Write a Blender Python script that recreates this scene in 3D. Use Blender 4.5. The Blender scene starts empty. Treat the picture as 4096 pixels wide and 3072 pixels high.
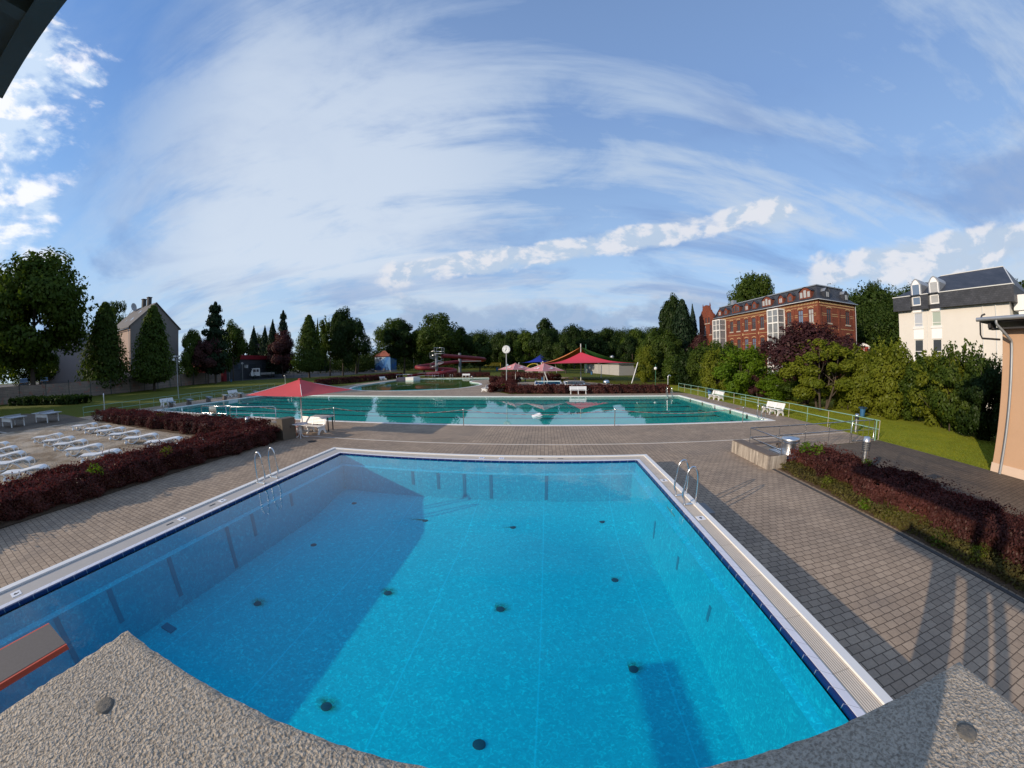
import bpy, math, random
import numpy as np
from mathutils import Vector, Matrix
from mathutils.geometry import tessellate_polygon
R = math.radians
S = bpy.context.scene
COL = S.collection
random.seed(7)

# ------------------------------------------------------------------ camera
cd = bpy.data.cameras.new('camera')
cam = bpy.data.objects.new('camera', cd)
COL.objects.link(cam)
S.camera = cam
cd.type = 'PANO'
cd.panorama_type = 'FISHEYE_LENS_POLYNOMIAL'
cd.sensor_width = 36
cd.sensor_fit = 'HORIZONTAL'
cd.fisheye_fov = R(200)
FM = 1391.22086 / 4096 * 36
cd.fisheye_polynomial_k0 = 0
for i, c in enumerate(CF := (0.999203, 0.0039896, -0.0517046, 0.0041312)):
    setattr(cd, 'fisheye_polynomial_k%d' % (i + 1), -c / FM ** (i + 1))
cd.clip_end = 3000
CAMZ = 3.56
pit, rol, yaw = -0.064296506, -0.010363769, 0.093571606
def crot(v):
    x, y, z = v
    x, z = math.cos(rol) * x - math.sin(rol) * z, math.sin(rol) * x + math.cos(rol) * z
    y, z = math.cos(pit) * y - math.sin(pit) * z, math.sin(pit) * y + math.cos(pit) * z
    x, y = math.cos(yaw) * x - math.sin(yaw) * y, math.sin(yaw) * x + math.cos(yaw) * y
    return x, y, z
a, b, c = crot((1, 0, 0)), crot((0, 0, 1)), crot((0, 1, 0))
cam.matrix_world = Matrix(((a[0], b[0], -c[0], 0), (a[1], b[1], -c[1], 0), (a[2], b[2], -c[2], CAMZ), (0, 0, 0, 1)))

# ------------------------------------------------------------------ sun and sky
EL, AZ = R(19.2), R(30.5)            # light travels towards +x and a little +y
sun_dir = Vector((-math.cos(AZ) * math.cos(EL), -math.sin(AZ) * math.cos(EL), math.sin(EL)))
sl = bpy.data.lights.new('sun', 'SUN')
sl.energy = 3.0
sl.angle = R(0.5)
sl.color = (1.0, 0.84, 0.655)
so = bpy.data.objects.new('sun', sl)
COL.objects.link(so)
so.rotation_euler = sun_dir.to_track_quat('Z', 'Y').to_euler()
S.view_settings.view_transform = 'Standard'
S.view_settings.look = 'None'
S.view_settings.exposure = 0.5
S.view_settings.gamma = 1
S.cycles.use_denoising = True
S.cycles.max_bounces = 10
S.cycles.diffuse_bounces = 3
S.cycles.transparent_max_bounces = 16
S.cycles.sample_clamp_indirect = 6

class NT:
    """small node-graph helper"""
    def __init__(s, nt): s.nt = nt
    def n(s, typ, **kw):
        nd = s.nt.nodes.new(typ)
        for k, v in kw.items(): setattr(nd, k, v)
        return nd
    def put(s, sock, v):
        if hasattr(v, 'is_output'): s.nt.links.new(v, sock)
        elif isinstance(v, (tuple, list)): sock.default_value = (*v, 1) if len(v) == 3 and sock.type == 'RGBA' else v
        else: sock.default_value = v
    def m(s, op, a, b=None, c=None, clamp=False):
        nd = s.n('ShaderNodeMath', operation=op, use_clamp=clamp)
        s.put(nd.inputs[0], a)
        if b is not None: s.put(nd.inputs[1], b)
        if c is not None: s.put(nd.inputs[2], c)
        return nd.outputs[0]
    def vm(s, op, a, b):
        nd = s.n('ShaderNodeVectorMath', operation=op)
        s.put(nd.inputs[0], a); s.put(nd.inputs[1], b)
        return nd.outputs[0]
    def mix(s, f, a, b, blend='MIX'):
        nd = s.n('ShaderNodeMix', data_type='RGBA', blend_type=blend)
        s.put(nd.inputs[0], f); s.put(nd.inputs[6], a); s.put(nd.inputs[7], b)
        return nd.outputs[2]
    def noise(s, vec, scale, detail=4, rough=.55, dist=0, lac=2.0):
        nd = s.n('ShaderNodeTexNoise')
        if vec is not None: s.put(nd.inputs['Vector'], vec)
        nd.inputs['Scale'].default_value = scale; nd.inputs['Detail'].default_value = detail
        nd.inputs['Roughness'].default_value = rough; nd.inputs['Distortion'].default_value = dist
        nd.inputs['Lacunarity'].default_value = lac
        return nd.outputs[0]
    def ss(s, x, lo, hi):                      # smoothstep
        nd = s.n('ShaderNodeMapRange', interpolation_type='SMOOTHSTEP')
        s.put(nd.inputs[0], x); s.put(nd.inputs[1], lo); s.put(nd.inputs[2], hi)
        return nd.outputs[0]
    def ramp(s, f, stops):
        nd = s.n('ShaderNodeValToRGB')
        e = nd.color_ramp.elements
        while len(e) < len(stops): e.new(.5)
        for k, (p, c) in enumerate(stops):
            e[k].position = p; e[k].color = (*c, 1)
        s.put(nd.inputs[0], f)
        return nd.outputs[0]

W = bpy.data.worlds.new('World')
S.world = W
W.use_nodes = True
g = NT(W.node_tree)
bg = W.node_tree.nodes['Background']
sky = g.n('ShaderNodeTexSky', sky_type='NISHITA', sun_disc=False, sun_elevation=EL, sun_rotation=R(239.5))
sky.air_density = 1.0; sky.dust_density = 0.15; sky.ozone_density = 4.0; sky.altitude = 300
tc = g.n('ShaderNodeTexCoord').outputs['Generated']
sx = g.n('ShaderNodeSeparateXYZ'); g.put(sx.inputs[0], tc)
dx, dy, dz = sx.outputs
hl = g.m('SQRT', g.m('ADD', g.m('MULTIPLY', dx, dx), g.m('MULTIPLY', dy, dy)))
slope = g.m('DIVIDE', dz, g.m('MAXIMUM', hl, 0.001))
az = g.m('MULTIPLY', g.m('ARCTAN2', dx, dy), 57.29578)
# cloud layer coordinates: the ray meets a high plane, stretched along the wind
den = g.m('ADD', g.m('MAXIMUM', dz, 0.0), 0.16)
cx = g.n('ShaderNodeCombineXYZ')
g.put(cx.inputs[0], g.m('DIVIDE', dx, den)); g.put(cx.inputs[1], g.m('DIVIDE', dy, den))
P0 = cx.outputs[0]
mp = g.n('ShaderNodeMapping'); g.put(mp.inputs[0], P0)
mp.inputs['Rotation'].default_value = (0, 0, R(-38)); mp.inputs['Scale'].default_value = (0.62, 1.25, 1)
PC = mp.outputs[0]
base = g.mix(1.0, sky.outputs[0], (0.80, 0.98, 1.22), 'MULTIPLY')
# keep the zenith from going too dark and the horizon from going yellow
hz = g.ss(slope, 0.55, -0.02)
base = g.mix(g.m('MULTIPLY', hz, 0.72), base, (3.9, 5.0, 6.0))
base = g.mix(0.55, base, g.ramp(g.m('DIVIDE', slope, 1.6), [(0, (3.9, 5.0, 6.0)), (.16, (2.5, 4.2, 6.3)), (.5, (1.35, 2.75, 5.6)), (1, (1.2, 2.35, 4.7))]))
n1 = g.noise(PC, 0.70, 8, .60, .55)
n2 = g.noise(PC, 2.3, 8, .62, 1.1)
mp2 = g.n('ShaderNodeMapping'); g.put(mp2.inputs[0], P0)
mp2.inputs['Rotation'].default_value = (0, 0, R(-52)); mp2.inputs['Scale'].default_value = (.55, 3.2, 1)
n3 = g.noise(mp2.outputs[0], 1.5, 8, .62, .7)
nn_ = g.m('ADD', g.m('ADD', g.m('MULTIPLY', n1, .50), g.m('MULTIPLY', n2, .25)), g.m('MULTIPLY', n3, .25))
leftgap = g.ss(az, -80, -52)                              # clear blue patch low on the left
whit = g.m('MULTIPLY', g.m('MULTIPLY', g.ss(az, -74, -50), g.ss(az, 8, -26)), g.m('MULTIPLY', g.ss(slope, .12, .3), g.ss(slope, 1.5, .7)))
veil = g.ss(g.m('ADD', nn_, g.m('MULTIPLY', whit, .08)), .405, .575)
lowgap = g.m('MULTIPLY', g.ss(g.m('ABSOLUTE', g.m('SUBTRACT', slope, .285)), .05, .0), g.ss(g.m('ABSOLUTE', g.m('SUBTRACT', az, 43)), 16, 5))
veil = g.m('MULTIPLY', veil, g.m('MULTIPLY_ADD', leftgap, .80, .20))
floor_ = g.m('MULTIPLY', leftgap, .26)
veil = g.m('MAXIMUM', veil, floor_)
veil = g.m('MULTIPLY', veil, g.m('MULTIPLY_ADD', lowgap, -.85, .92))
vcol = g.ramp(g.m('DIVIDE', slope, 1.5), [(0, (4.0, 4.8, 5.6)), (.18, (4.0, 4.75, 5.8)), (.5, (3.25, 4.1, 5.4)), (1, (2.6, 3.4, 4.9))])
vcol = g.mix(g.m('MULTIPLY', whit, .55), vcol, (5.3, 5.8, 6.5))
c1 = g.mix(veil, base, vcol)
# grey-blue shading inside the veil
dk = g.ss(g.noise(PC, 1.15, 7, .58, .6), .47, .66)
c1 = g.mix(g.m('MULTIPLY', g.m('MULTIPLY', dk, .62), g.m('MULTIPLY_ADD', whit, -.7, 1)), c1, (1.35, 2.25, 4.3))
# cumulus: noise in az/slope space gives upright puffs
cc = g.n('ShaderNodeCombineXYZ')
g.put(cc.inputs[0], g.m('MULTIPLY', az, .0175)); g.put(cc.inputs[1], g.m('MULTIPLY', slope, 1.5))
cn = g.noise(cc.outputs[0], 5.5, 9, .58, .25)
cn2 = g.noise(cc.outputs[0], 15, 7, .6, .2)
cnn = g.m('ADD', g.m('MULTIPLY', cn, .72), g.m('MULTIPLY', cn2, .28))
def bump(x, c0, w0, w1): return g.ss(g.m('ABSOLUTE', g.m('SUBTRACT', x, c0)), w1, w0)
leftc = g.m('MULTIPLY', g.ss(az, -66, -80), g.m('MULTIPLY', g.ss(slope, .05, .2), g.ss(slope, .95, .7)))
bandl = g.m('SUBTRACT', slope, g.m('MULTIPLY_ADD', az, .0024, .335))
band = g.m('MULTIPLY', g.m('MULTIPLY', g.ss(bandl, .055, -.005), g.ss(bandl, -.105, -.03)), bump(az, 8, 30, 43))
rightl = g.m('SUBTRACT', slope, .235)
rightc = g.m('MULTIPLY', g.ss(g.m('ABSOLUTE', rightl), .095, .02), g.ss(az, 34, 46))
low = g.m('MULTIPLY', g.m('MULTIPLY', g.ss(slope, .0, .06), g.ss(slope, .26, .13)), bump(az, 6, 24, 50))
mask = g.m('MAXIMUM', g.m('MULTIPLY', leftc, .88), g.m('MAXIMUM', g.m('MULTIPLY', band, 1.02), g.m('MAXIMUM', rightc, g.m('MULTIPLY', low, .98))))
thr = g.m('MULTIPLY_ADD', mask, -.40, .76)
cum = g.ss(g.m('SUBTRACT', cnn, thr), -.02, .13)
# bright on the side towards the sun, grey-blue underneath
lit = g.ss(g.m('SUBTRACT', g.noise(g.vm('ADD', cc.outputs[0], (-.022, .03, 0)), 5.5, 9, .58, .25), cn), -.05, .04)
lit2 = g.m('SUBTRACT', 1, lit)
ccol = g.mix(lit2, (3.6, 4.4, 5.5), (5.6, 5.7, 6.1))
ccol = g.mix(g.m('MULTIPLY', low, .85), ccol, (2.0, 2.95, 4.5))
ccol = g.mix(1.0, ccol, g.mix(leftc, (1, 1, 1), (1.32, 1.30, 1.27)), 'MULTIPLY')
sky_c = g.mix(g.m('MULTIPLY', cum, .9), c1, ccol)
gl = g.ss(dz, -.02, .0)
sky_c = g.mix(gl, (.35, .38, .30), sky_c)
W.node_tree.links.new(sky_c, bg.inputs[0])
bg.inputs[1].default_value = 0.10

# ------------------------------------------------------------------ materials
MATS = {}
def mat(name, col, rough=.7, metal=0, noise=None, bump=None, spec=.5, coat=0, trans=None):
    if name in MATS: return MATS[name]
    m = bpy.data.materials.new(name); m.use_nodes = True
    t = NT(m.node_tree); p = m.node_tree.nodes['Principled BSDF']
    p.inputs['Roughness'].default_value = rough; p.inputs['Metallic'].default_value = metal
    p.inputs['Specular IOR Level'].default_value = spec
    if coat: p.inputs['Coat Weight'].default_value = coat
    co = t.n('ShaderNodeTexCoord').outputs['Object']
    if noise:
        sc, amt = noise[:2]
        f = t.noise(co, sc, 6, .6)
        t.put(p.inputs['Base Color'], t.mix(f, tuple(max(0, x * (1 - amt)) for x in col), tuple(x * (1 + amt) for x in col)))
    else: p.inputs['Base Color'].default_value = (*col, 1)
    if bump:
        b = t.n('ShaderNodeBump'); b.inputs['Strength'].default_value = bump[1]; b.inputs['Distance'].default_value = bump[2] if len(bump) > 2 else .02
        t.put(b.inputs['Height'], t.noise(co, bump[0], 5, .6)); t.put(p.inputs['Normal'], b.outputs[0])
    MATS[name] = m
    return m
def custom(name, fn, rough=.8, spec=.3):
    """fn(t, P, p) builds from world-ish object coords P and returns colour; may set sockets of p"""
    m = bpy.data.materials.new(name); m.use_nodes = True
    t = NT(m.node_tree); p = m.node_tree.nodes['Principled BSDF']
    p.inputs['Roughness'].default_value = rough; p.inputs['Specular IOR Level'].default_value = spec
    P = t.n('ShaderNodeTexCoord').outputs['Object']
    c = fn(t, P, p)
    if c is not None: t.put(p.inputs['Base Color'], c)
    MATS[name] = m
    return m
def bumpn(t, p, h, strength, dist):
    b = t.n('ShaderNodeBump'); b.inputs['Strength'].default_value = strength; b.inputs['Distance'].default_value = dist
    t.put(b.inputs['Height'], h); t.put(p.inputs['Normal'], b.outputs[0])
def brick(t, P, c1, c2, cm, w, h, mortar, rot=0, offset=.5):
    mp = t.n('ShaderNodeMapping'); t.put(mp.inputs[0], P); mp.inputs['Rotation'].default_value = (0, 0, rot)
    b = t.n('ShaderNodeTexBrick'); b.offset = offset; b.squash = 1
    t.put(b.inputs['Vector'], mp.outputs[0])
    b.inputs['Color1'].default_value = (*c1, 1); b.inputs['Color2'].default_value = (*c2, 1); b.inputs['Mortar'].default_value = (*cm, 1)
    b.inputs['Scale'].default_value = 1; b.inputs['Brick Width'].default_value = w; b.inputs['Row Height'].default_value = h
    b.inputs['Mortar Size'].default_value = mortar; b.inputs['Mortar Smooth'].default_value = .3; b.inputs['Bias'].default_value = 0
    return b
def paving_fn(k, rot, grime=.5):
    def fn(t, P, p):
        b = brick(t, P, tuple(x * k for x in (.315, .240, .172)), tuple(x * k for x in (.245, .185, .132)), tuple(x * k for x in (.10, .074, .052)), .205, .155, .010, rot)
        n = t.noise(P, .55, 7, .62, .4)
        f = t.noise(P, 22, 4, .7)
        st = t.ss(t.noise(P, .23, 5, .6, 1.2), .52, .70)
        c = t.mix(1.0, b.outputs[0], t.ramp(n, [(.3, (.76, .76, .77)), (.7, (1.12, 1.1, 1.07))]), 'MULTIPLY')
        c = t.mix(1.0, c, t.ramp(f, [(.25, (.84, .84, .84)), (.75, (1.14, 1.14, 1.14))]), 'MULTIPLY')
        c = t.mix(t.m('MULTIPLY', st, grime * .5), c, tuple(x * k for x in (.13, .11, .095)))
        sp = t.ss(t.noise(P, 9, 2, .5), .78, .82)
        c = t.mix(t.m('MULTIPLY', sp, .6), c, tuple(x * k for x in (.06, .05, .045)))
        bumpn(t, p, t.m('MULTIPLY_ADD', b.outputs['Fac'], -1, t.m('MULTIPLY', f, .3)), .5, .006)
        return c
    return fn
PAVE_Y = custom('paving_lengthwise', paving_fn(1.34, R(90)))
PAVE_X = custom('paving_crosswise', paving_fn(1.34, 0))
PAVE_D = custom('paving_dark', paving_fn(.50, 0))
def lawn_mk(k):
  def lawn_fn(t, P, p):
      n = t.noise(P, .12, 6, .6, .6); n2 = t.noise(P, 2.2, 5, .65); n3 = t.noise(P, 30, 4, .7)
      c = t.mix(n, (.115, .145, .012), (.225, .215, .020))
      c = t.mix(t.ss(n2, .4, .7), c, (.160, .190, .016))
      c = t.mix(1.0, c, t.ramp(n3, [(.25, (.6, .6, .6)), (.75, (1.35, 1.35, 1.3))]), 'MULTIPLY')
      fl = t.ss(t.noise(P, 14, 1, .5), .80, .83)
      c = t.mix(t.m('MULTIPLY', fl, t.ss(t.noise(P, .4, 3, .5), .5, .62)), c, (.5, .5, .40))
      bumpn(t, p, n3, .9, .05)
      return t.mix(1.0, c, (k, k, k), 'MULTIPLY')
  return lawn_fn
LAWN = custom('lawn', lawn_mk(.60), .9, .15)  # lawn colour darkened throughout, standing in for shade on the left
LAWN_R = custom('lit_lawn', lawn_mk(1.55), .9, .15)  # same lawn, brightened in colour to read as sunlit
def sand_fn(t, P, p):
    n = t.noise(P, .5, 6, .6, .5); f = t.noise(P, 7, 6, .7); q = t.noise(P, 60, 3, .7)
    c = t.mix(t.ss(n, .3, .68), (.27, .205, .14), (.56, .485, .39))
    c = t.mix(1.0, c, t.ramp(q, [(.2, (.85, .85, .85)), (.8, (1.1, 1.1, 1.1))]), 'MULTIPLY')
    bumpn(t, p, t.m('ADD', f, t.m('MULTIPLY', q, .15)), 1.0, .22)
    return c
SAND = custom('sand', sand_fn, .95, .1)
def soil_fn(t, P, p):
    n = t.noise(P, 3, 6, .7); q = t.noise(P, 28, 4, .7)
    c = t.mix(n, (.085, .055, .036), (.19, .13, .085)); c = t.mix(t.ss(q, .62, .7), c, (.30, .25, .19))
    bumpn(t, p, q, .9, .04)
    return c
SOIL = custom('soil', soil_fn, .95, .1)
def grit_fn(t, P, p):
    n = t.noise(P, 300, 2, .55, .5); n2 = t.noise(P, 520, 2, .6)
    v = t.n('ShaderNodeTexVoronoi'); t.put(v.inputs['Vector'], P); v.inputs['Scale'].default_value = 330
    l = t.noise(P, 9, 4, .6)
    k = t.m('ADD', t.m('MULTIPLY', n, .7), t.m('MULTIPLY', n2, .3))
    c = t.mix(t.ss(k, .36, .60), (.27, .225, .172), (.52, .45, .36))
    c = t.mix(t.m('MULTIPLY', t.ss(v.outputs['Distance'], .30, .08), .35), c, (.62, .55, .45))
    c = t.mix(1.0, c, t.ramp(l, [(.3, (.88, .88, .88)), (.7, (1.06, 1.05, 1.03))]), 'MULTIPLY')
    bumpn(t, p, t.m('ADD', k, t.m('MULTIPLY', v.outputs['Distance'], -.3)), 1.0, .0045)
    return c
GRIT = custom('gritty_concrete', grit_fn, .85, .3)
def conc_fn(t, P, p):
    mp = t.n('ShaderNodeMapping'); t.put(mp.inputs[0], P); mp.inputs['Scale'].default_value = (5, 5, .5)
    s = t.noise(mp.outputs[0], 1.4, 6, .65, .3); f = t.noise(P, 12, 5, .6)
    c = t.ramp(s, [(.30, (.10, .085, .07)), (.47, (.30, .255, .21)), (.7, (.52, .46, .38))])
    c = t.mix(1.0, c, t.ramp(f, [(.3, (.86, .86, .86)), (.7, (1.08, 1.08, 1.08))]), 'MULTIPLY')
    bumpn(t, p, f, .4, .01)
    return c
CONC = custom('stained_concrete', conc_fn, .85, .25)
def liner_fn(c0, c1):
    def fn(t, P, p):
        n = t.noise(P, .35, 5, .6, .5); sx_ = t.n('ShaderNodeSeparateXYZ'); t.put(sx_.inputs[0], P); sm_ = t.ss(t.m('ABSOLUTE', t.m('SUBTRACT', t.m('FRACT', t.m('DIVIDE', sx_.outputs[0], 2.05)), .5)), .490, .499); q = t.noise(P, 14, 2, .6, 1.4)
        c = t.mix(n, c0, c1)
        c = t.mix(1.0, c, t.ramp(q, [(.32, (.76, .82, .86)), (.54, (.98, .98, .98)), (.70, (2.0, 1.40, 1.25))]), 'MULTIPLY')  # caustic light mottling painted into the liner colour
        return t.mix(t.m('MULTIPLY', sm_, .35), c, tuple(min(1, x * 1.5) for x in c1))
    return fn
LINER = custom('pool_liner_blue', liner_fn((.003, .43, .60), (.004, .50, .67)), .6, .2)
LINER_W = custom('pool_wall_blue', liner_fn((.006, .31, .47), (.008, .35, .52)), .6, .2)  # walls darkened in colour, standing in for weaker sunlight under water
LINER_E = custom('sunlit_ledge_tone', liner_fn((.015, .50, .70), (.02, .56, .76)), .5, .2)  # ledge paled in colour, standing in for sunlight bent down by the water
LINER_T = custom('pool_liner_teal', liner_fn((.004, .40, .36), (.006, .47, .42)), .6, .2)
def water_mat(name, tint, sc, strength, cap=1.0):
    m = bpy.data.materials.new(name); m.use_nodes = True
    t = NT(m.node_tree); m.node_tree.nodes.remove(m.node_tree.nodes['Principled BSDF'])
    P = t.n('ShaderNodeTexCoord').outputs['Object']
    h = t.m('ADD', t.noise(P, sc, 3, .5, .4), t.m('MULTIPLY', t.noise(P, sc * 4.3, 3, .55), .18))
    b = t.n('ShaderNodeBump'); b.inputs['Strength'].default_value = strength; b.inputs['Distance'].default_value = .02; t.put(b.inputs['Height'], h)
    ge = t.n('ShaderNodeNewGeometry')
    dt = t.n('ShaderNodeVectorMath', operation='DOT_PRODUCT'); t.put(dt.inputs[0], b.outputs[0]); t.put(dt.inputs[1], ge.outputs['Incoming'])
    fr = t.m('MULTIPLY_ADD', t.m('POWER', t.m('SUBTRACT', 1, t.m('ABSOLUTE', dt.outputs['Value']), clamp=True), 5), .985, .015, clamp=True)
    fr = t.m('MINIMUM', fr, cap)
    tr = t.n('ShaderNodeBsdfTransparent'); tr.inputs[0].default_value = (*tint, 1)
    gl = t.n('ShaderNodeBsdfGlossy'); gl.inputs['Roughness'].default_value = 0.01; t.put(gl.inputs['Normal'], b.outputs[0])
    mx = t.n('ShaderNodeMixShader'); t.put(mx.inputs[0], fr); t.put(mx.inputs[1], tr.outputs[0]); t.put(mx.inputs[2], gl.outputs[0])
    t.put(m.node_tree.nodes['Material Output'].inputs[0], mx.outputs[0])
    return m
WATER = water_mat('pool_water', (.40, .95, .97), 1.9, .22)
WATER_R = water_mat('leisure_pool_water', (.74, .95, .93), 1.6, .12, .38)
WATER_T = water_mat('lane_pool_water', (.74, .95, .93), 1.1, .035)
def leaf_mat(name, c0, c1, tr=.35, warm=None):
    m = bpy.data.materials.new(name); m.use_nodes = True
    t = NT(m.node_tree); nt = m.node_tree; nt.nodes.remove(nt.nodes['Principled BSDF'])
    P = t.n('ShaderNodeNewGeometry').outputs['Position']
    oi = t.n('ShaderNodeObjectInfo').outputs['Random']
    f = t.noise(P, .55, 4, .6, .4)
    q = t.noise(P, 5.5, 2, .6)
    ff = t.m('ADD', t.m('MULTIPLY', t.ss(f, .3, .7), .65), t.m('MULTIPLY', t.ss(q, .3, .7), .35))
    c = t.mix(ff, c0, c1)
    c = t.mix(1.0, c, t.ramp(oi, [(0, (.88, .86, .9)), (1, (1.14, 1.1, 1.0))]), 'MULTIPLY')
    d = t.n('ShaderNodeBsdfDiffuse'); t.put(d.inputs[0], c)
    tl = t.n('ShaderNodeBsdfTranslucent'); t.put(tl.inputs[0], t.mix(1.0, c, (1.25, 1.3, .55) if warm is None else warm, 'MULTIPLY'))
    mx = t.n('ShaderNodeMixShader'); mx.inputs[0].default_value = tr
    t.put(mx.inputs[1], d.outputs[0]); t.put(mx.inputs[2], tl.outputs[0])
    gs = t.n('ShaderNodeBsdfGlossy'); gs.inputs['Roughness'].default_value = .45; gs.inputs[0].default_value = (.5, .55, .5, 1)
    m2 = t.n('ShaderNodeMixShader'); m2.inputs[0].default_value = .015; t.put(m2.inputs[1], mx.outputs[0]); t.put(m2.inputs[2], gs.outputs[0])
    t.put(nt.nodes['Material Output'].inputs[0], m2.outputs[0])
    MATS[name] = m
    return m
LEAF = {'mid': leaf_mat('leaves_mid', (.032, .064, .009), (.082, .118, .018)),
        'dark': leaf_mat('leaves_dark', (0.0130, 0.0302, 0.0072), (0.0317, 0.0562, 0.0115)),
        'bright': leaf_mat('leaves_bright', (0.0626, 0.1242, 0.0086), (0.1350, 0.2160, 0.0151), .4),
        'yellow': leaf_mat('leaves_olive', (.085, .120, .012), (.185, .205, .022), .4),
        'copper': leaf_mat('leaves_copper', (.040, .018, .020), (.105, .045, .045), .3, (1.3, .7, .7)),
        'needle': leaf_mat('needles', (0.0082, 0.0204, 0.0095), (0.0204, 0.0381, 0.0163), .15),
        'blue': leaf_mat('needles_blue', (0.0160, 0.0336, 0.0240), (0.0360, 0.0600, 0.0480), .15),
        'hedge': leaf_mat('leaves_barberry', (.045, .018, .018), (.135, .050, .045), .35, (1.3, .6, .6)),
        'forest': leaf_mat('leaves_forest', (0.0176, 0.0384, 0.0080), (0.0480, 0.0736, 0.0144), .25)}
LEAF['brush'] = leaf_mat('leaves_brush', (.060, .050, .020), (.130, .120, .030), .3)
LEAF['litter'] = leaf_mat('dry_leaves', (.14, .09, .05), (.30, .21, .12), .1)
BARK = mat('bark', (.060, .045, .033), .9, noise=(6, .4), bump=(14, .8))
WHITE = mat('white_plastic', (.78, .78, .77), .38, noise=(3, .05))
WHITEP = mat('white_paint', (.74, .73, .70), .5, noise=(2, .08))
STEEL = mat('stainless_steel', (.62, .63, .64), .22, 1)
ALU = mat('brushed_aluminium', (.66, .66, .66), .38, 1, noise=(4, .08))
GALV = mat('galvanised_steel', (.40, .42, .44), .5, .7, noise=(4, .15))
DARKM = mat('dark_metal', (.05, .05, .055), .5, .4)
BLACK = mat('black_rubber', (.018, .018, .02), .6)
GLASS = mat('window_glass', (.055, .065, .075), .08, spec=.9)
RED = mat('red_canopy_fabric', (.56, .055, .060), .85, noise=(2.5, .09), bump=(60, .15))
REDF = mat('faded_red_fabric', (.50, .21, .215), .85, noise=(2.0, .08))
SREDM = mat('red_sail_fabric', (.55, .040, .075), .8, noise=(.8, .06))
ORANGE = mat('orange_sail_fabric', (.62, .17, .02), .8)
GREENF = mat('green_sail_fabric', (.05, .26, .05), .8)
BLUEF = mat('blue_sail_fabric', (.008, .028, .30), .8)
GREENP = mat('pale_green_paint', (.20, .37, .30), .55, noise=(5, .3))
RUST = mat('rusty_post_paint', (.42, .36, .30), .7, noise=(9, .45))
CREAM = mat('cream_render', (.66, .62, .56), .9, noise=(.7, .06), bump=(60, .12))
BEIGE = mat('beige_render', (.50, .315, .195), .9, noise=(.9, .10), bump=(70, .25))
GREYR = mat('grey_render', (.21, .185, .165), .9, noise=(1, .07))
PINKR = mat('pale_pink_render', (.44, .32, .26), .9, noise=(1, .06))
SLATE_C = (.040, .043, .052)
def slate_fn(t, P, p):
    b = brick(t, P, (.050, .053, .064), (.034, .037, .046), (.016, .017, .02), .30, .17, .012)
    c = t.mix(1.0, b.outputs[0], t.ramp(t.noise(P, 1.2, 5, .6), [(.3, (.75, .75, .75)), (.7, (1.25, 1.25, 1.25))]), 'MULTIPLY')
    return c
def wallmap(t, P):
    """texture frame for upright walls in the object's own frame: (x+y, z)"""
    s = t.n('ShaderNodeSeparateXYZ'); t.put(s.inputs[0], P); c = t.n('ShaderNodeCombineXYZ')
    t.put(c.inputs[0], t.m('ADD', s.outputs[0], s.outputs[1])); t.put(c.inputs[1], s.outputs[2])
    return c.outputs[0]
def slatev_fn(t, P, p): return slate_fn(t, wallmap(t, P), p)
SLATE = custom('slate', slatev_fn, .5, .4)
def redbrick_fn(t, P, p):
    Q = wallmap(t, P)
    b = brick(t, Q, (.215, .050, .026), (.140, .032, .018), (.15, .085, .06), .26, .083, .010)
    c = t.mix(1.0, b.outputs[0], t.ramp(t.noise(P, .5, 5, .6), [(.3, (.80, .78, .78)), (.7, (1.14, 1.1, 1.1))]), 'MULTIPLY')
    bumpn(t, p, b.outputs['Fac'], -.4, .01)
    return c
BRICK = custom('red_brick', redbrick_fn, .85, .2)
YBRICK = mat('yellow_brick_trim', (.44, .30, .15), .85, noise=(8, .15))
STONE = mat('sill_stone', (.40, .35, .28), .85, noise=(5, .1))
ROOFT = mat('clay_roof_tiles', (.24, .070, .040), .85, noise=(4, .25))
ROOFG = mat('grey_roof_tiles', (.135, .125, .118), .85, noise=(3, .18), bump=(30, .3))
GRATE = None
def grate_fn(c0, c1, axis):
    def fn(t, P, p):
        s = t.n('ShaderNodeSeparateXYZ'); t.put(s.inputs[0], P)
        w = t.m('SINE', t.m('MULTIPLY', s.outputs[axis], 2 * math.pi / .028))
        k = t.ss(w, -.55, .1)
        cr = t.m('FRACT', t.m('MULTIPLY', s.outputs[1 - axis], 1.0))
        k = t.m('MULTIPLY', k, t.ss(t.m('ABSOLUTE', t.m('SUBTRACT', cr, .5)), .499, .492))
        c = t.mix(k, c0, c1)
        bumpn(t, p, k, .8, .01)
        return t.mix(1.0, c, t.ramp(t.noise(P, 3, 4, .6), [(.3, (.92, .92, .92)), (.7, (1.05, 1.05, 1.05))]), 'MULTIPLY')
    return fn
GR_Y = custom('overflow_grate_lengthwise', grate_fn((.40, .33, .255), (.74, .645, .53), 0), .6)
GR_X = custom('overflow_grate_crosswise', grate_fn((.45, .375, .29), (.74, .645, .53), 1), .6)
GUT = mat('gutter_plate', (.42, .385, .345), .6, noise=(4, .08))
def tile_fn(c, seam, axis=0, pitch=.25, jw=.012):
    def fn(t, P, p):
        s = t.n('ShaderNodeSeparateXYZ'); t.put(s.inputs[0], P)
        q = t.m('ADD', s.outputs[0], s.outputs[1])
        fr = t.m('FRACT', t.m('DIVIDE', q, pitch))
        k = t.ss(t.m('ABSOLUTE', t.m('SUBTRACT', fr, .5)), .5 - jw / pitch / 2, .5 - jw / pitch / 2 + .01)
        cc_ = t.mix(t.noise(P, 2.5, 3, .6), tuple(x * .85 for x in c), tuple(x * 1.12 for x in c))
        return t.mix(k, cc_, seam)
    return fn
TILEB = custom('dark_blue_tile', tile_fn((.007, .022, .115), (.22, .25, .32)), .2, .5)
TILEW = custom('white_edge_tile', tile_fn((.68, .68, .74), (.40, .40, .42)), .3, .5)
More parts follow.
